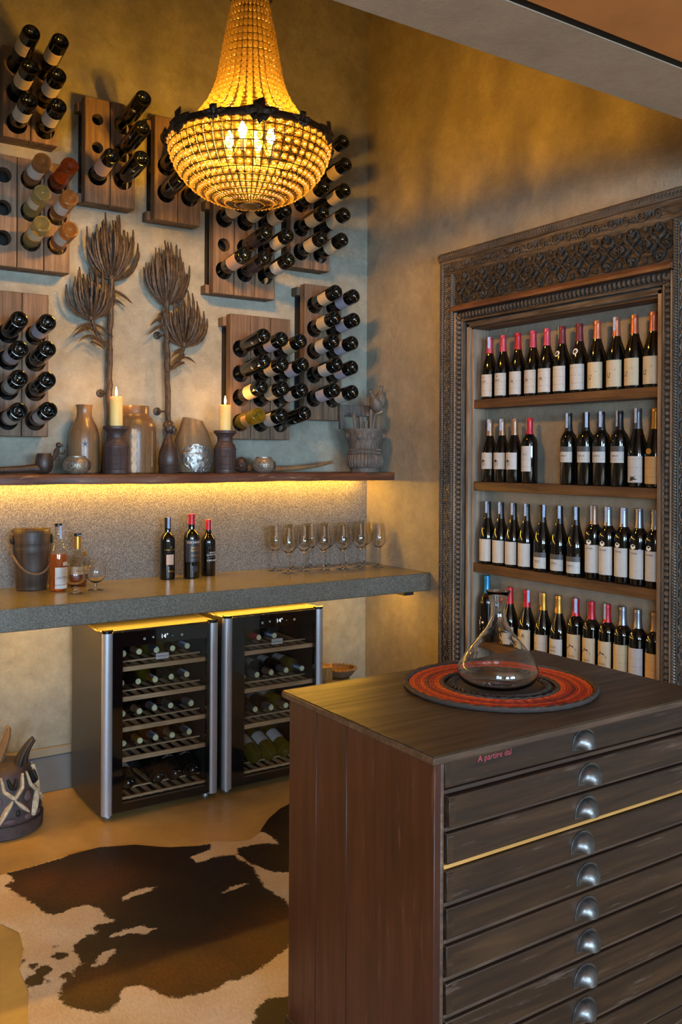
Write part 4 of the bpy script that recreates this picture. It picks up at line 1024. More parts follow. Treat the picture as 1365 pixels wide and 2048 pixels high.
# cognac style bottles
c_ = bottle('cognac', 'clear tall bottle of amber spirit beside the wooden bucket', None, (1.152, 3.985, CZ), glass='glass_bottle_clear', lab=('label_plain', .030, .105, .82), name='spirit_bottle',
            deco=both(extra_label('label_plain', .112, .128, .42, .5), extra_label('label_plain', .012, .028, .82), deco_text([('LAUTREC', .0135, .056, .004)], 'ink_dark')), seal=True, seal_rot=.15, rotz=.18)
G().lathe([(0, .011), (.019, .008), (.029, .004), (.0345, .006), (.0358, .014), (.0352, .150), (.0340, .160), (0, .160)], 26).ob('liquid', 'liquid_amber', c_)
G().lathe([(0, .283), (.0160, .283), (.0160, .297), (0, .297)], 18).ob('stopper', 'cap_black', c_)
c_ = bottle('squat', 'squat clear bottle of red-brown spirit with gold neck', None, (1.268, 4.085, CZ), glass='glass_bottle_clear', lab=('label_cream_plain', .055, .092, 1.2), name='spirit_bottle',
            deco=deco_text([('Hennessy', .015, .068, .006)], 'ink_dark'), seal=True, rotz=.1)
G().lathe([(0, .009), (.020, .007), (.033, .003), (.0395, .006), (.0410, .016), (.0405, .052), (0, .052)], 26).ob('liquid', 'liquid_red', c_)
G().lathe([(.0155, .170), (.0158, .222), (.0155, .226)], 18).ob('gold_neck', 'cap_gold', c_)
G().lathe([(0, .229), (.0165, .229), (.0165, .240), (0, .240)], 18).ob('stopper', 'cap_black', c_)
o = G().box(-.009, .009, -.001, .001, -.030, 0).ob('gold_tag', 'cap_gold', c_, (.020, -.024, .158)); o.rotation_euler = (.4, -.6, .2)
# three port bottles
bottle('port', 'black port bottle with pinkish square label, leftmost of three', 'port bottles on the counter', (1.708, 4.09, CZ), lab=('label_pink', .072, .122, .55), cap=('cap_black', .252), seal=True, seal_rot=-.1, name='port_bottle',
       deco=both(deco_text([('GONZALEZ BYASS', .0085, .142, .004)], 'ink_gold'), deco_shape([blob(.004, .158, .004, .005, 8)], 'ink_gold'), deco_text([('Nectar', .012, .038, .006)], 'ink_gold')), scale=(.95, .95, .99))
bottle('port', 'tall black port bottle with cream and gold lettering, middle of three', 'port bottles on the counter', (1.822, 4.065, CZ), lab=('label_dark', .078, .182, 1.25), cap=('cap_red', .250), name='port_bottle',
       deco=both(deco_text([("COCKBURN'S", .0135, .165, .004)], 'ink_white'), deco_text([('SPECIAL', .0125, .140, .004), ('RESERVE', .0125, .127, .004), ('Cockburn', .011, .106, .004), ('________', .012, .090, .004)], 'ink_gold'), deco_shape([blob(.004, .045, .013, .016, 14, .3, 3)], 'ink_dark')), scale=(1.02, 1.02, 1.04))
bottle('bordeaux', 'slim black wine bottle with white lettering, rightmost of three', 'port bottles on the counter', (1.931, 4.105, CZ), cap=('cap_red', .238), seal=True, seal_rot=.9, name='port_bottle',
       deco=deco_text([('GROOT', .011, .122, .008), ('CONSTANTIA', .0105, .110, .008), ('________', .008, .102, .008), ('CAPE RUBY', .0125, .080, .008)], 'ink_white'), scale=(.97, .97, .93))
# brandy balloons
def gl_mesh(prof, key, seg=32):
    if key not in CACHE: CACHE[key] = G().lathe(prof, seg).mesh('glass', 'glass_decanter', angle=60)
    return CACHE[key]
BR = [(0, .0), (.033, .0), (.0335, .0015), (.020, .004), (.006, .009), (.0045, .014), (.0065, .019), (.005, .026), (.0052, .030), (.018, .034), (.034, .046), (.0425, .064), (.0420, .084), (.037, .108), (.0300, .1335), (.0290, .1335), (.0360, .108), (.0410, .084), (.0414, .064), (.0330, .0475), (.017, .0365), (0, .034)]
WG = [(0, 0), (.036, 0), (.0363, .0012), (.020, .003), (.007, .006), (.0042, .012), (.0036, .030), (.0035, .075), (.0042, .094), (.012, .103), (.028, .117), (.0385, .133), (.0405, .143), (.0385, .165), (.034, .200), (.0300, .2335), (.0290, .2335), (.0330, .200), (.0375, .165), (.0394, .143), (.0374, .134), (.0270, .1185), (.011, .1055), (0, .1025)]
for (x, y), lb in zip(((1.191, 3.868), (1.300, 3.924)), ('brandy balloon glass in front of the squat bottle', 'brandy balloon glass standing clear of the spirit bottles')):
    tag(link('brandy_glass', gl_mesh(BR, 'br'), None, (x, y, CZ)), lb, 'glass', 'brandy glasses on the counter')
gpos = [(2.312, 4.10), (2.317, 3.975), (2.435, 4.128), (2.431, 4.010), (2.548, 4.128), (2.540, 3.990), (2.660, 4.128), (2.648, 3.970), (2.768, 4.115), (2.775, 3.990), (2.885, 4.105), (2.880, 3.966)]
def pxo(p): q = Vector((p[0], p[1], 0)); return q.dot(rt) / q.dot(fw)
for i, p in enumerate(sorted(gpos, key=pxo)):
    tag(link('wine_glass', gl_mesh(WG, 'wg'), None, (p[0], p[1], CZ)), 'empty stemmed wine glass, %s from the left in the counter cluster' % ORD[i], 'glass', 'wine glasses on the counter')

# ------------------------------------------------------------------ wine fridges
def fridge(x0, x1, zt, label, shelves, wx, which, rows, disp, low):
    W = x1 - x0; f_ = thing('wine_fridge', label, 'fridge', (x0, 3.70, 0), 0, 'wine fridges under the counter'); D = .44; z0 = .018
    G().box(0, .022, .035, D, z0, zt, .003).ob('side_panel', 'steel_side', f_); G().box(W - .022, W, .035, D, z0, zt, .003).ob('side_panel', 'steel_side', f_)
    G().box(.022, W - .022, .035, D, zt - .03, zt, .002).ob('top_panel', 'black_matte', f_); G().box(.022, W - .022, .035, D, z0, .055, .002).ob('floor_panel', 'black_matte', f_)
    G().box(.022, W - .022, D - .02, D, .055, zt - .03).ob('back_panel', 'black_matte', f_, smooth=False)
    for xx in (.04, W - .04):
        for yy in (.06, D - .04): G().lathe([(0, 0), (.014, 0), (.014, .006), (.009, .018), (0, .018)], 14, (xx, yy, 0)).ob('foot', 'aluminium', f_)
    # door: black borders, see-through pane, aluminium posts
    a, b = wx[0] - x0, wx[1] - x0; dz0, dz1 = .030, zt - .004; pz0, pz1 = .062, zt - .068
    dr = link('door', None, f_)
    G().box(.03, a, .012, .033, dz0, dz1, .001).ob('door_border', 'black_gloss', dr); G().box(b, W - .03, .012, .033, dz0, dz1, .001).ob('door_border', 'black_gloss', dr)
    G().box(a, b, .012, .033, dz0, pz0, .001).ob('door_border', 'black_gloss', dr); G().box(a, b, .012, .033, pz1, dz1, .001).ob('door_border', 'black_gloss', dr)
    G().add([(.03, .009, dz0), (W - .03, .009, dz0), (W - .03, .009, dz1), (.03, .009, dz1)], [(0, 1, 2, 3)]).ob('door_pane', 'fridge_glass', dr, smooth=False, recalc=False)
    for xx in (.0, W - .048):
        pr_ = [(xx + .024 - .024 * math.cos(PI * k / 10), .030 - .026 * math.sin(PI * k / 10) ** .7) for k in range(11)]
        G().prism(pr_, 2, dz0 - .006, dz1).ob('door_post', 'aluminium', dr)
        G().prism(pr_, 2, dz1 + .0005, dz1 + .012).ob('post_cap', 'black_gloss', dr)
    # display
    dv, df = text_geo('14°', .026); g = G().add([(x + disp - x0, .0080, z + zt - .047) for x, z, _ in dv], df); g.ob('display_digits', 'display', dr, smooth=False, recalc=False)
    g = G()
    for t_, dx in (('+', -.052), ('-', .038), ('o', .082), ('o', -.092)):
        v, f = text_geo(t_, .022); g.add([(x + disp - x0 + dx, .0080, z + zt - .046) for x, z, _ in v], f)
    g.ob('touch_icons', 'display_dim', dr, smooth=False, recalc=False)
    pl = G().box(-.030, .030, -.001, .001, -.013, .013).ob('brand_plate', 'label_plain', f_, (low[0] - x0, .022 if False else .042, low[1]), smooth=False)
    v, f = text_geo('SnoMaster', .0125); G().add([(x, -.0015, z - .004) for x, z, _ in v], f).ob('lettering', 'ink_dark', pl, smooth=False, recalc=False)
    for z in shelves:
        sh = link('wooden_rack', None, f_, (0, 0, z)); th = .020 if z > .1 else .010
        G().box(a - .028, b + .028, .046, .058, -th, 0, .001).ob('front_rail', 'fridge_slat', sh)
        n = 9
        for k in range(n):
            xx = a - .02 + (b - a + .04) * (k + .5) / n; G().box(xx - .007, xx + .007, .058, D - .05, -.016, -.004).ob('slat', 'fridge_slat', sh, smooth=False)
        G().box(a - .028, b + .028, .15, .162, -.004, .002).ob('cross_rail', 'fridge_slat', sh, smooth=False)
    for (z, xs, styles, nm) in rows:
        for i, (x, stl) in enumerate(zip(xs, styles)):
            if stl[0] == '!':          # stored with the base towards the door, tilted up
                m_, lb, tx = stl[1:]; an = R(24); q = Euler((-(PI / 2) + an * 0 - R(0), 0, 0)).to_quaternion()
                q = Euler((-(PI / 2 + R(-14)), 0, 0)).to_quaternion() @ Euler((0, 0, R(180))).to_quaternion()
                q = Euler((-(PI / 2 - R(16)), 0, 0)).to_quaternion()
                bottle('burgundy', 'bottle lying base outwards, %s from left at bottom of %s' % (ORD[i], which), 'bottles stored in the wine fridges', (x, 3.775, z + .049), glass=m_, lab=lb, rot=q, deco=tx, scale=.95)
            else:
                cap, gl, kind = stl; q = Euler((PI / 2 - R(1.5), 0, 0)).to_quaternion() @ Euler((0, 0, R(180))).to_quaternion()
                o = bottle(kind, 'bottle lying neck outwards, %s from left, %s of %s' % (ORD[i], nm, which), 'bottles stored in the wine fridges', (x, 3.772 + .285 + random.uniform(0, .02), z + .042), glass=gl, cap=cap, seal=(i % 2 == 0), rot=q, scale=.93, lab=('label_white' if which[0] == 'r' else 'label_cream', .03, .12, 1.2) if random.random() < .5 or which[0] == 'r' else None)
                G().lathe([(0, .3015), (.0135, .3015), (.0135, .3025), (0, .3028)], 16).ob('capsule_disc', 'seal_end', o)
CP = ['cap_black', 'cap_gold', 'cap_silver', 'cap_tan', 'cap_grey']
def nk(n, special={}): return [(special.get(i, random.choice(CP)), random.choice(['bottle_dark', 'bottle_dark', 'bottle_olive']), random.choice(['bordeaux', 'burgundy'])) for i in range(n)]
LL = ('label_white', .07, .15, 1.2)
tk = deco_text([('TOKARA', .016, .085)], 'ink_white')
fridge(1.262, 1.800, .800, 'left wine fridge, black glass door with five wooden racks', (.638, .508, .377, .247, .076), (1.350, 1.743), 'left fridge',
       [(.638, [1.377, 1.452, 1.528, 1.604, 1.680], nk(5, {0: 'cap_red'}), 'top rack'), (.508, [1.372, 1.447, 1.523, 1.604, 1.680], nk(5), 'second rack'), (.377, [1.376, 1.452, 1.528, 1.604, 1.696], nk(5, {2: 'cap_silver'}), 'third rack'), (.247, [1.380, 1.455, 1.530, 1.606, 1.690], [(CP[i], g_, 'bordeaux') for i, g_ in enumerate(['bottle_dark', 'bottle_dark', 'bottle_rose', 'bottle_rose', 'bottle_dark'])], 'fourth rack'),
        (.076, [1.398, 1.535, 1.617, 1.700], [('!', 'bottle_dark', LL, None), ('!', 'bottle_dark', None, None), ('!', 'bottle_dark', None, tk), ('!', 'bottle_dark', None, tk)], '')], 1.537, (1.541, .668))
fridge(1.826, 2.366, .812, 'right wine fridge, black glass door half hidden by the chest', (.638, .462, .294, .076), (1.933, 2.316), 'right fridge',
       [(.638, [1.960, 2.047, 2.130], nk(3, {1: 'cap_red'}), 'top rack'), (.462, [1.960, 2.037, 2.114, 2.200, 2.285], nk(5), 'second rack'), (.294, [1.958, 2.036, 2.114, 2.194], nk(4), 'third rack'),
        (.076, [2.025, 2.108, 2.190], [('!', 'bottle_olive', LL, None)] * 3, '')], 2.116, (2.122, .668))

# ------------------------------------------------------------------ carved helmet mask on the floor
m_plain('mask_body', '#40322f', 0.6, 0, 0.35, 30, 0.4, 60); m_plain('mask_cream', '#b8a688', 0.7, 0, 0.35, 60, 0.3, 80); m_plain('mask_purple', '#5d4544', 0.65, 0, 0.3, 40)
mk = thing('helmet_mask', 'carved wooden helmet mask with horns and pale zigzag bands on the floor', 'mask', (.895, 3.905, 0))
def mrad(z): return .168 if z < .055 else (.163 - (z - .055) * .21)
G().lathe([(0, .0), (.160, .0), (.168, .006), (.170, .050), (.160, .056), (.162, .060), (.150, .12), (.138, .18), (.122, .235), (.105, .262), (.070, .275), (0, .278)], 40).ob('mask_body', 'mask_body', mk)
def band(name, mat, pts, wd, off=.006):
    """raised band following a polyline (angle, z) on the mask"""
    g = G(); P = []
    for (a0, z0), (a1, z1) in zip(pts[:-1], pts[1:]):
        for k in range(6): t = k / 6; P.append((a0 + (a1 - a0) * t, z0 + (z1 - z0) * t))
    P.append(pts[-1]); n = len(P); V = []
    for i, (a, z) in enumerate(P):
        rr = mrad(z) + off * .4; V.append((rr * math.cos(a), rr * math.sin(a), z))
    g.tube(V, [wd * (.45 + .65 * math.sin(PI * (i + .5) / n)) for i in range(n)], 8, flat=.55); return g.ob(name, mat, mk)
for k in range(7):
    ac = -1.43 + k * 2 * PI / 7
    band('painted_band', 'mask_cream', [(ac - .36, .245), (ac - .27, .190), (ac, .158), (ac + .27, .192), (ac + .36, .245)], .017)
    band('painted_band', 'black_matte', [(ac - .16, .235), (ac - .08, .205), (ac + .02, .195), (ac + .12, .230)], .017)
    band('painted_band', 'mask_cream', [(ac - .40, .070), (ac - .24, .115), (ac - .05, .150)], .017)
    band('painted_band', 'mask_cream', [(ac + .02, .150), (ac + .20, .122), (ac + .40, .092)], .015)
    for (da, z, rx_, rz_, mt) in ((.08, .098, .010, .014, 'black_matte'), (-.16, .072, .026, .013, 'mask_purple'), (.36, .075, .018, .014, 'mask_purple'), (-.45, .150, .020, .022, 'mask_purple'), (.45, .155, .012, .012, 'black_matte')):
        a = ac + da; r1 = mrad(z); G().ball((r1 * math.cos(a), r1 * math.sin(a), z), (.007, rx_, rz_), 12, 6, Matrix.Rotation(a, 3, 'Z')).ob('painted_spot', mt, mk)
G().torus((0, 0, .052), .166, .005, 44, 6).ob('base_ring', 'bucket_wood', mk)
for (x, y, dx, dy, h_, cur) in ((.055, -.05, .055, -.03, .13, 1), (.01, .0, .03, .02, .15, 2), (-.06, -.03, -.04, -.02, .13, 1), (.085, -.02, .05, .01, .10, 1)):
    pts = [(x + dx * t * t, y + dy * t, .245 + h_ * t) for t in [i / 8 for i in range(9)]]
    if cur == 2: pts = [(x - .03 + .05 * math.sin(t * 2.2), y, .255 + .155 * math.sin(t * 1.7)) for t in [i / 8 for i in range(9)]]
    G().tube(pts, [.030, .032, .030, .027, .024, .021, .018, .015, .011], 10, flat=.6).ob('horn', 'jar_wood' if cur == 2 else 'bucket_wood', mk)

# ------------------------------------------------------------------ carved drum with wicker rim behind the chest
bk = thing('wicker_vessel', 'golden wooden drum with a wicker basket beside the right fridge', 'basket', (2.53, 3.90, 0))
G().lathe([(0, 0), (.10, 0), (.105, .01), (.09, .10), (.082, .22), (.09, .34), (.10, .40), (.10, .415), (0, .415)], 28).ob('drum_body', 'basket_gold', bk)
G().box(-.115, -.020, -.06, .06, .405, .485, .008).ob('wooden_block', 'basket_gold', bk)
g = G(); g.lathe([(.03, .415), (.060, .42), (.080, .445), (.085, .455), (.076, .455), (.055, .428), (.03, .42)], 24, (.045, -.02, 0)); g.ob('basket_wall', 'rope', bk)
g = G()
for k in range(26): a = 2 * PI * k / 26; g.ball((.045 + .081 * math.cos(a), -.02 + .081 * math.sin(a), .458), (.012, .007, .007), 6, 4, Matrix.Rotation(a + .8, 3, 'Z'))
stuff(g.ob('woven_rim', 'basket_gold', bk))

# ------------------------------------------------------------------ cowhide rug
import numpy as np
OUT = [(.30, 3.40), (.55, 3.46), (.791, 3.457), (.90, 3.458), (1.039, 3.485), (1.177, 3.485), (1.301, 3.432), (1.406, 3.335), (1.515, 3.284), (1.583, 3.289), (1.66, 3.245), (1.708, 3.225), (1.776, 3.268), (1.864, 3.363), (1.968, 3.438), (2.06, 3.475), (2.20, 3.42),
       (2.32, 3.30), (2.38, 3.10), (2.30, 2.85), (2.36, 2.55), (2.42, 2.20), (2.30, 1.80), (2.05, 1.62), (1.70, 1.70), (1.40, 1.62), (1.0, 1.75), (.75, 1.60), (.52, 1.72), (.44, 2.0), (.52, 2.25), (.648, 2.509), (.690, 2.66), (.694, 2.787), (.735, 2.90), (.748, 3.0), (.709, 3.095), (.60, 3.13), (.42, 3.10), (.25, 3.2)]
DK = [[(0.814, 3.454), (0.91, 3.455), (1.019, 3.462), (1.093, 3.482), (1.153, 3.55), (1.29, 3.55), (1.404, 3.40), (1.467, 3.31), (1.555, 3.267), (1.537, 3.219), (1.473, 3.214), (1.44, 3.201), (1.442, 3.144), (1.5, 3.151), (1.551, 3.141), (1.583, 3.131), (1.59, 3.07), (1.6, 2.998), (1.579, 2.907), (1.56, 2.839), (1.568, 2.757), (1.577, 2.696), (1.539, 2.579), (1.461, 2.468), (1.4, 2.432), (1.347, 2.408), (1.297, 2.385), (1.232, 2.373), (1.194, 2.385), (1.142, 2.366), (1.076, 2.372), (1.028, 2.385), (1.002, 2.42), (0.993, 2.463), (0.967, 2.5), (0.933, 2.515), (0.901, 2.498), (0.899, 2.475), (0.855, 2.442), (0.826, 2.447), (0.794, 2.482), (0.759, 2.529), (0.753, 2.582), (0.765, 2.612), (0.793, 2.645), (0.825, 2.665), (0.836, 2.699), (0.865, 2.708), (0.859, 2.798), (0.877, 2.832), (0.928, 2.861), (0.962, 2.855), (0.953, 2.893), (0.98, 2.909), (1.044, 2.9), (1.019, 2.934), (1.019, 3.003), (0.991, 3.057), (0.942, 3.071), (0.904, 3.043), (0.869, 3.048), (0.848, 3.079), (0.839, 3.156), (0.82, 3.224), (0.799, 3.293), (0.785, 3.361), (0.826, 3.374)],
      [(1.76, 3.271), (1.851, 3.372), (1.949, 3.48), (2.036, 3.52), (2.25, 3.45), (2.15, 3.036), (1.85, 2.80), (1.695, 2.883), (1.638, 2.931), (1.603, 3.04), (1.602, 3.13), (1.624, 3.174), (1.694, 3.177), (1.758, 3.147), (1.783, 3.12), (1.791, 3.226)],
      [(1.155, 2.16), (1.2, 2.218), (1.245, 2.249), (1.309, 2.226), (1.45, 2.20), (1.6, 2.0), (1.4, 1.85), (1.2, 1.95)], [(.55, 3.42), (.70, 3.40), (.68, 3.30), (.50, 3.28)], [(1.9, 2.6), (2.3, 2.5), (2.3, 2.1), (1.9, 2.2)]]
WH = [[(1.1, 3.033), (1.151, 3.065), (1.24, 3.06), (1.213, 3.035), (1.153, 3.026), (1.102, 3.018)], [(0.987, 2.82), (1.035, 2.832), (1.093, 2.827), (1.13, 2.786), (1.085, 2.767), (1.046, 2.801), (0.982, 2.807)], [(0.883, 2.679), (0.916, 2.717), (0.952, 2.741), (0.981, 2.732), (0.945, 2.699), (0.906, 2.667)], [(1.411, 2.874), (1.477, 2.902), (1.518, 2.886), (1.463, 2.873)]]
SPOT = [((0.819, 2.847), 0.008), ((0.819, 2.788), 0.023), ((0.732, 2.773), 0.015), ((0.719, 2.7), 0.031), ((0.753, 2.732), 0.024), ((0.801, 2.67), 0.016), ((0.715, 2.82), 0.010), ((0.747, 2.675), 0.008), ((0.67, 2.667), 0.007)]
GING = [(1.05, 3.189, .16), (.871, 2.582, .12), (1.05, 2.50, .14), (1.169, 2.468, .14), (1.372, 2.495, .16), (.90, 3.30, .12), (1.5, 2.62, .1)]
def sdf(P, poly):
    """signed distance, positive inside"""
    x, y = P[:, 0], P[:, 1]; d = np.full(len(P), 1e9); ins = np.zeros(len(P), bool); n = len(poly)
    for i in range(n):
        ax_, ay_ = poly[i]; bx, by = poly[(i + 1) % n]; ex, ey = bx - ax_, by - ay_; wx, wy = x - ax_, y - ay_
        t = np.clip((wx * ex + wy * ey) / (ex * ex + ey * ey + 1e-12), 0, 1); d = np.minimum(d, np.hypot(wx - ex * t, wy - ey * t))
        c = ((ay_ > y) != (by > y)) & (x < (bx - ax_) * (y - ay_) / ((by - ay_) + 1e-12) + ax_); ins ^= c
    return np.where(ins, d, -d)
STEP = .0085
gx = np.arange(.2, 2.45, STEP); gy = np.arange(1.55, 3.56, STEP); XX, YY = np.meshgrid(gx, gy); P = np.stack([XX.ravel(), YY.ravel()], 1)
so = sdf(P, OUT); keep = so > -STEP * .9
# pull the outermost ring of points onto the outline
e = 1e-3; gradx = (sdf(P + [e, 0], OUT) - so) / e; grady = (sdf(P + [0, e], OUT) - so) / e
Q = P.copy(); rim = keep & (so < 0); Q[rim, 0] -= gradx[rim] * so[rim]; Q[rim, 1] -= grady[rim] * so[rim]
dk = np.full(len(P), -1.0)
for pl in DK: dk = np.maximum(dk, sdf(P, pl))
for pl in WH: dk = np.minimum(dk, -sdf(P, pl))
for (c, r0) in SPOT: dk = np.maximum(dk, r0 - np.hypot(P[:, 0] - c[0], P[:, 1] - c[1]))
gi = np.zeros(len(P))
for (a_, b2, r0) in GING: gi = np.maximum(gi, np.exp(-((P[:, 0] - a_) ** 2 + (P[:, 1] - b2) ** 2) / (r0 * r0)))
zz = .0045 + .002 * np.sin(P[:, 0] * 9 + 1) * np.sin(P[:, 1] * 7) + .0012 * np.sin(P[:, 0] * 23 + P[:, 1] * 17); zz = np.where(so < .006, .0015, zz)
idx = -np.ones(len(P), int); idx[keep] = np.arange(keep.sum()); nxg = len(gx); nyg = len(gy); I = idx.reshape(nyg, nxg)
a0, a1, a2, a3 = I[:-1, :-1].ravel(), I[:-1, 1:].ravel(), I[1:, 1:].ravel(), I[1:, :-1].ravel(); ok = (a0 >= 0) & (a1 >= 0) & (a2 >= 0) & (a3 >= 0)
faces = np.stack([a0[ok], a1[ok], a2[ok], a3[ok]], 1); me = bpy.data.meshes.new('cowhide_rug')
me.from_pydata(np.column_stack([Q[keep], zz[keep]]).tolist(), [], faces.tolist())
for nm, arr in (('dark', dk), ('ginger', gi)):
    at = me.attributes.new(nm, 'FLOAT', 'POINT'); at.data.foreach_set('value', arr[keep].astype(np.float32))
me.polygons.foreach_set('use_smooth', [True] * len(me.polygons))
t = NT('cowhide'); ad = t.n('Attribute'); ad.attribute_name = 'dark'; ag = t.n('Attribute'); ag.attribute_name = 'ginger'; v = t.coords()
n1 = t.math('MULTIPLY', t.math('SUBTRACT', t.noise(v, 38, 5, 0.7), .5), .045); n2 = t.math('MULTIPLY', t.math('SUBTRACT', t.noise(t.coords((1, .35, 1)), 160, 3, 0.7), .5), .022)
k_ = t.math('ADD', t.math('ADD', ad.outputs['Fac'], n1), n2); fac = t.ramp(t.math('ADD', t.math('MULTIPLY', k_, 40.0), .5), [(0.35, (0, 0, 0)), (0.65, (1, 1, 1))])
hair = t.noise(t.coords((1, .25, 1)), 220, 4, .7); wide = t.noise(v, 4, 4)
dark = t.mix(t.math('MULTIPLY', ag.outputs['Fac'], t.ramp(wide, [(.3, (.5,) * 3), (.7, (1,) * 3)])), t.ramp(hair, [(.3, lin('#140f0e')), (.7, lin('#2b201d'))]), t.ramp(hair, [(.3, lin('#3a1f10')), (.7, lin('#633717'))]))
white = t.mix(t.ramp(wide, [(.35, (0,) * 3), (.7, (1,) * 3)]), t.ramp(hair, [(.25, lin('#b9aa96')), (.7, lin('#d9ccba'))]), t.ramp(hair, [(.25, lin('#ac9478')), (.7, lin('#cdb698'))]))
t.bsdf(t.mix(fac, white, dark), .5, 0, t.bump(hair, .35, .003), Specular_IOR_Level=.2)
me.materials.append(t.m)
tag(link('cowhide_rug', me), 'dark brown and white cowhide rug spread on the floor', 'rug')

# ------------------------------------------------------------------ plan chest
CX0, CX1, CY0, CY1, CT = 1.212, 2.168, 1.466, 2.105, .92
ch = thing('plan_chest', 'tall dark wooden plan chest with ten shallow drawers', 'chest', ((CX0 + CX1) / 2, (CY0 + CY1) / 2, 0))
ox, oy = (CX0 + CX1) / 2, (CY0 + CY1) / 2
def cb(name, mat, x0, x1, y0, y1, z0, z1, b=.003, parent=None):
    return G().box(x0 - ox, x1 - ox, y0 - oy, y1 - oy, z0, z1, b).ob(name, mat, parent or ch)
# top of three boards with a worn rounded edge
ys = [CY0, CY0 + .235, CY0 + .45, CY1]
for i in range(3): cb('top_board', 'chest_top', CX0, CX1, ys[i] + (.0 if i == 0 else .0002), ys[i + 1] - .0002, CT - .014, CT, .0007)
cb('edge_moulding', 'chest_edge', CX0 - .002, CX1 + .002, CY0 - .003, CY0, CT - .018, CT - .003, .0014)
cb('edge_moulding', 'chest_edge', CX0 - .003, CX0, CY0 - .003, CY1, CT - .018, CT - .003, .0014)
cb('top_edge', 'chest_edge', CX0 + .002, CX1 - .002, CY0 + .001, CY1 - .002, CT - .022, CT - .0142, .003)
bx0, bx1, by0, by1 = CX0 + .014, CX1 - .014, CY0 + .014, CY1 - .012
sy = [by0 + .0, by0 + .335, by0 + .475, by1]
for xx in ((bx0, bx0 + .018), (bx1 - .018, bx1)):
    for i in range(3): cb('side_board', 'chest_side', xx[0], xx[1], sy[i] + .001, sy[i + 1] - .001, .03, CT - .0222, .0015)
cb('back_board', 'chest_side', bx0 + .018, bx1 - .018, by1 - .012, by1, .03, CT - .0222, .001)
cb('plinth', 'chest_front', bx0 - .006, bx1 + .006, by0 - .004, by1 + .004, .009, .045, .003)
cb('bottom_rail', 'chest_front', bx0 + .0185, bx1 - .0185, by0 + .001, by0 + .03, .0455, .098, .002)
cb('front_stile', 'chest_edge', bx0 + .0185, bx0 + .028, by0 + .001, by0 + .03, .045, CT - .0222, .002)
cb('front_stile', 'chest_edge', bx1 - .028, bx1 - .0185, by0 + .001, by0 + .03, .045, CT - .0222, .002)
NP = .0806; zt = .9045
hand = None
for i in range(10):
    z1 = zt - i * NP; z0 = z1 - .0665
    dr = cb('drawer', 'chest_front', bx0 + .030, bx1 - .030, by0 + (-.012 if i == 1 else -.006 if i != 0 else .002), by0 + .40, z0, z1, .002)
    yf = by0 + (-.012 if i == 1 else -.006 if i != 0 else .002)
    for sx in (bx0 + .030, bx1 - .046):
        G().box(sx - ox - .0005, sx + .0165 - ox, yf - oy - .0012, yf - oy + .001, z0 + .004, z1 - .004, .0006).ob('end_batten', 'chest_front', dr)
    mat_r = 'chest_strip' if i == 2 else 'chest_rail'
    cb('drawer_rail', mat_r, bx0 + .0285, bx1 - .0285, by0 + .001, by0 + .03, z0 - .0125, z0 - .003, .002)
    # cup pull
    if hand is None:
        g = G(); n = 14; mrow = 7; V = []
        for a in range(n + 1):
            u = PI * a / n                                   # across, left to right
            for b2 in range(mrow + 1):
                t = b2 / mrow * PI / 2                       # from the back plate to the lip
                V.append((.026 * math.cos(u) * (.35 + .65 * math.cos(t * .85)), -.024 * math.sin(t) * math.sin(u) ** .5 - .001, -.016 + .034 * math.sin(u) ** .8 * (math.cos(t) * .92 + .08)))
        g.add(V, [(a * (mrow + 1) + b2, (a + 1) * (mrow + 1) + b2, (a + 1) * (mrow + 1) + b2 + 1, a * (mrow + 1) + b2 + 1) for a in range(n) for b2 in range(mrow)])
        hand = g.mesh('cup_pull', 'pewter', recalc=False)
        pts = [(.030 * math.cos(PI * k / 14), -.001, -.018 + .040 * math.sin(PI * k / 14) ** .8) for k in range(15)]
        g = G().prism([(x, z) for x, _, z in pts], 1, -.0022, .0); plate = g.mesh('pull_plate', 'pewter')
    jx = [0, .006, .002, -.012, .008, .004, .010, .001, -.002, 0][i]
    for nm_, md_, yy_ in (('cup_pull', hand, -.0022), ('pull_plate', plate, 0)): link(nm_, md_, dr, (jx, yf - oy + yy_, (z0 + z1) / 2 + .001)).scale = (1.38, 1.2, 1.22)
    if i in (0, 8):
        tx = 'A partire dal' if i == 0 else '6   00'
        v, f = text_geo(tx, .020 if i == 0 else .026); g = G().add([(x + (bx0 + .175 if i == 0 else bx0 + .12) - ox, yf - oy - .0006, z + (z1 - .026 if i == 0 else z0 + .02)) for x, z, _ in v], f)
        g.ob('chalk_writing', 'chalk_red', dr, smooth=False, recalc=False)

# ------------------------------------------------------------------ woven mat and decanter
MX, MY = 1.738, 1.822
mt = thing('woven_mat', 'round red and orange coiled mat with dark rim on the chest', 'mat', (MX, MY, CT + .0003))
m_plain('coil_red', '#b0321c', 0.6, 0, 0.35, 220, 0.5, 400); m_plain('coil_orange', '#d8571e', 0.6, 0, 0.35, 220, 0.5, 400); m_plain('coil_dark', '#3f3531', 0.7, 0, 0.3, 220, 0.6, 400); m_plain('coil_maroon', '#6a2620', 0.6, 0, 0.35, 220, 0.5, 400)
def coil(Rr, r, mat, braid=0):
    g = G(); g.torus((0, 0, r * .9), Rr, r, 96, 6, .9)
    if braid:
        out = []
        for (x, y, z) in g.v:
            a = math.atan2(y, x); d = math.hypot(x, y); k = 1 + (d - Rr) / Rr * 0 + .006 * math.sin(a * braid + (z / r) * 1.6); out.append((x * k, y * k, z * (1 + .12 * math.sin(a * braid + (d - Rr) / r * 1.6))))
        g.v = out
    g.ob('coil', mat, mt)
rr = .258; coil(rr, .0075, 'coil_dark', 60); rr -= .0125
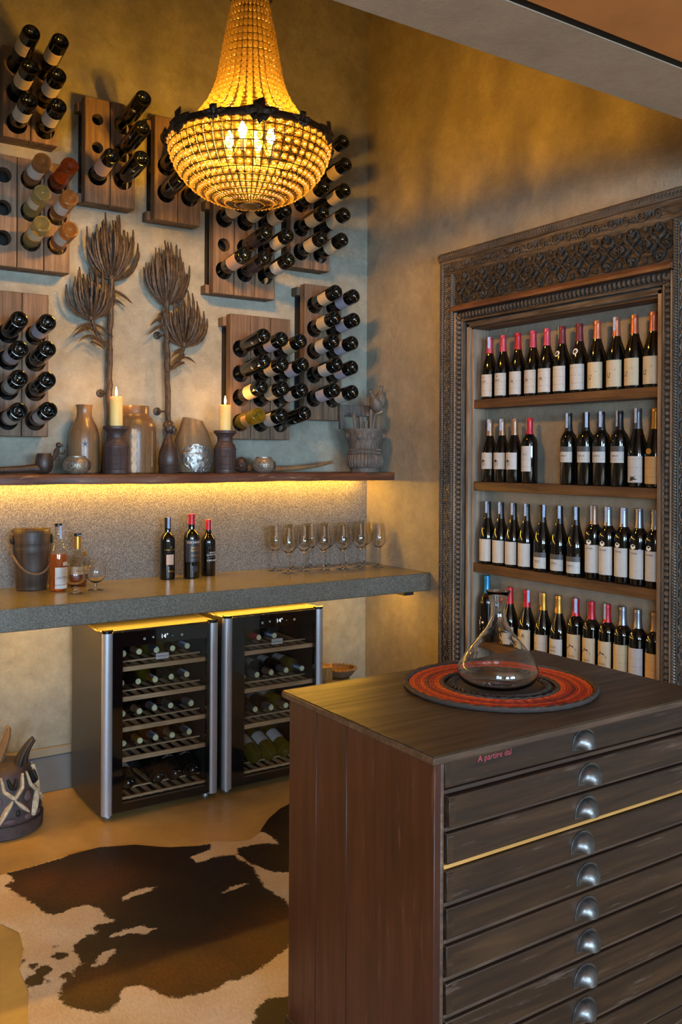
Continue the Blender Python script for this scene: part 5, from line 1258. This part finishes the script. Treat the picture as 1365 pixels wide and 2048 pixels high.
pal = ['coil_orange', 'coil_orange', 'coil_red', 'coil_red', 'coil_orange', 'coil_red', 'coil_maroon', 'coil_red', 'coil_red', 'coil_orange', 'coil_orange']
for c in pal: coil(rr, .0044, c, 40); rr -= .0078
coil(rr - .002, .0060, 'coil_dark', 30); rr -= .012
G().lathe([(0, .0005), (rr - .004, .0005), (rr - .004, .003), (0, .003)], 64).ob('mat_centre', 'coil_dark', mt)
g = G()
for k in range(46):
    a = 2 * PI * k / 46; r0 = rr - .016
    g.ball((r0 * math.cos(a), r0 * math.sin(a), .0065), (.016, .0055, .0045), 7, 4, Matrix.Rotation(a + .9, 3, 'Z'))
stuff(g.ob('twisted_cord', 'coil_dark', mt))
outer = [(0, .001), (.055, .0), (.078, .003), (.098, .014), (.109, .032), (.110, .046), (.104, .066), (.090, .090), (.071, .116), (.050, .143), (.034, .164), (.025, .184), (.0205, .206), (.0200, .222), (.0225, .240), (.0275, .258), (.0335, .272)]
inner = [(.0312, .272), (.0252, .257), (.0203, .240), (.0178, .222), (.0183, .206), (.0226, .185), (.0315, .1655), (.0478, .1445), (.069, .117), (.088, .0905), (.1018, .066), (.1076, .046), (.1066, .034), (.096, .0185), (.077, .009), (.054, .007), (0, .0075)]
outer = [(r0, z0 * .945) for r0, z0 in outer]; inner = [(r0, z0 * .945) for r0, z0 in inner]
tag(G().lathe(outer + inner, 48).ob('wine_decanter', 'glass_decanter', None, (MX - .030, MY - .025, CT + .0115), angle=70), 'clear glass wine decanter standing on the red woven mat', 'decanter')

# ------------------------------------------------------------------ bead chandelier
HX, HY, HZ = 1.634, 3.116, 2.773
cl = thing('chandelier', 'large glowing crystal bead chandelier with dark leafy rim', 'chandelier', (HX, HY, HZ))
RB, DB = .312, .247
def bowl(t): a = t * PI / 2; return RB * math.cos(a) ** .95, -DB * math.sin(a)          # t 0 rim .. 1 bottom
NCOL, NROW = 50, 12
UP = [(.300, .012), (.245, .045), (.196, .090), (.158, .144), (.134, .195), (.120, .245), (.111, .298), (.101, .365), (.090, .430), (.078, .495), (.066, .558)]
def upper(t):
    f_ = t * (len(UP) - 1); i = min(int(f_), len(UP) - 2); u = f_ - i
    return UP[i][0] * (1 - u) + UP[i + 1][0] * u, UP[i][1] * (1 - u) + UP[i + 1][1] * u
def cyl(r, a, z): return (r * math.cos(a), r * math.sin(a), z)
g = G()
TB = [j * .93 / NROW for j in range(NROW + 1)]
for k in range(NCOL):
    a = 2 * PI * k / NCOL; g.tube([cyl(*((bowl(t)[0], a, bowl(t)[1]))) for t in TB], .0019, 4, cap=False)
for t in TB: r0, z0 = bowl(t); g.torus((0, 0, z0), r0, .0021, 100, 4)
g.ob('bowl_cage', 'wire_brass', cl)
g = G(); UC, URW = 32, 22
for k in range(UC):
    a = 2 * PI * k / UC; g.tube([cyl(upper(j / 30)[0], a, upper(j / 30)[1]) for j in range(31)], .0012, 4, cap=False)
for j in range(URW + 1): r0, z0 = upper(j / URW); g.torus((0, 0, z0), r0, .0012, 64, 4)
g.ob('upper_cage', 'wire_brass', cl)
bead = G().ball((0, 0, 0), (.0098, .0098, .0098), 8, 6).mesh('crystal_bead', 'crystal_bead')
cand = []; rest = G(); to_cam = Vector((-HX, -HY, 0)).normalized()
for j in range(NROW):
    t = (TB[j] + TB[j + 1]) / 2; r0, z0 = bowl(t); nb = NCOL if j < 10 else NCOL
    for k in range(nb):
        a = 2 * PI * (k + .5) / nb; s_ = min(1.0, r0 * 2 * PI / NCOL / .024); cand.append((j, a, r0, z0, s_))
front = [c for c in cand if Vector((math.cos(c[1]), math.sin(c[1]), 0)).dot(to_cam) > -.05 and c[0] < 11]
front.sort(key=lambda c: -c[4]); front = front[:290]; fs = set(id(c) for c in front)
for c in front:
    o = link('crystal_bead', bead, cl, cyl(c[2], c[1], c[3])); o.scale = (c[4],) * 3
for c in cand:
    if id(c) not in fs: rest.ball(cyl(c[2], c[1], c[3]), .0085 * c[4], 7, 5)
stuff(rest.ob('bowl_beads', 'crystal_bead', cl))
g = G()
for j in range(URW):
    r0, z0 = upper((j + .5) / URW); zn = abs(upper(min(1, (j + 1) / URW))[1] - upper(j / URW)[1])
    for k in range(UC):
        a = 2 * PI * (k + .5) / UC; s_ = min(.0125, r0 * PI / UC * .97); g.ball(cyl(r0, a, z0), (s_, s_, min(.0125, max(.006, zn * .48))), 7, 5)
stuff(g.ob('upper_beads', 'crystal_bead', cl))
# bottom boss with strands of small beads
g = G()
for k in range(48):
    a = 2 * PI * k / 48
    for q in range(9):
        t = .93 + .065 * q / 9; r0, z0 = bowl(t); g.ball(cyl(r0 * .98, a, z0 - .001), .0030, 5, 4)
stuff(g.ob('radiating_strands', 'crystal_bead', cl))
g = G(); g.lathe([(0, -.262), (.020, -.260), (.034, -.254), (.040, -.247), (.036, -.244), (0, -.244)], 28); g.ob('bottom_boss', 'crystal_bead', cl)
# leafy rim band
G().lathe([(.312, -.014), (.321, -.010), (.323, .004), (.318, .016), (.305, .018), (.302, .006), (.309, -.012)], 72).ob('rim_band', 'bronze_dark', cl)
rd = random.Random(8)
for k in range(12):
    a = 2 * PI * k / 12 + .15; g = G(); big = 1.25 if k % 2 == 0 else .85
    for (da, dz, ra, rz) in ((0, .016, .022, .030), (-.075, .006, .028, .016), (.075, .006, .028, .016), (-.045, -.014, .016, .014), (.045, -.014, .016, .014), (0, -.018, .014, .020), (-.12, .008, .022, .010), (.12, .008, .022, .010)):
        aa = a + da * big; n = 7; V = []
        for q in range(n):
            b2 = 2 * PI * q / n + rd.uniform(-.25, .25); kk = big * (1 if q % 2 else .72)
            a3 = aa + ra * kk * math.cos(b2) / .325; V.append((.3265 * math.cos(a3), .3265 * math.sin(a3), dz * big + rz * kk * math.sin(b2)))
        V2 = [(x * .985, y * .985, z) for x, y, z in V]; cpt = (.335 * math.cos(aa), .335 * math.sin(aa), dz * big)
        g.add(V + V2 + [cpt], [(q, (q + 1) % n, 2 * n) for q in range(n)] + [(q, (q + 1) % n, n + (q + 1) % n, n + q) for q in range(n)])
    g.ob('leaf_ornament', 'bronze_dark', cl, smooth=False)
# crown, stem and chain to the ceiling
G().lathe([(.062, .552), (.078, .552), (.086, .562), (.084, .580), (.072, .590), (.062, .588)], 40).ob('crown_band', 'bronze_dark', cl)
G().tube([(0, 0, .58), (0, 0, .90)], .010, 10).ob('stem', 'bronze_dark', cl)
G().lathe([(0, 0), (.060, .0), (.055, -.02), (.02, -.035), (0, -.035)], 24, (0, 0, ZC - HZ)).ob('ceiling_rose', 'bronze_dark', cl)
for k in range(14):
    z = .90 + .045 * k; g = G(); g.torus((0, 0, 0), .019, .0035, 20, 6); rot = Matrix.Rotation(PI / 2, 3, 'X')
    g.v = [tuple((Matrix.Rotation(PI / 2 * (k % 2), 3, 'Z') @ (rot @ Vector((p[0], p[1] * 1.35, p[2])))) + Vector((0, 0, z))) for p in g.v]; g.ob('chain_link', 'bronze_dark', cl)
g = G(); g.lathe([(0, .03), (.05, .03), (.05, .05), (0, .05)], 20); g.tube([(0, 0, .05), (0, 0, .56)], .006, 8); g.ob('inner_stem', 'wire_brass', cl)
for k in range(4):
    a = 2 * PI * k / 4 + .75; ca, sa = math.cos(a), math.sin(a); R0 = .085
    G().tube([(.03 * ca, .03 * sa, .04), (.06 * ca, .06 * sa, -.03), (R0 * ca, R0 * sa, -.06)], .005, 8).ob('lamp_arm', 'wire_brass', cl)
    G().lathe([(.012, 0), (.012, .045), (0, .045)], 12, (R0 * ca, R0 * sa, -.062)).ob('candle_tube', 'label_cream_plain', cl)
    b2 = G().lathe([(0, 0), (.009, .006), (.0165, .022), (.0165, .034), (.011, .052), (.004, .066), (0, .070)], 12, (R0 * ca, R0 * sa, -.016)).ob('bulb', 'bulb', cl)
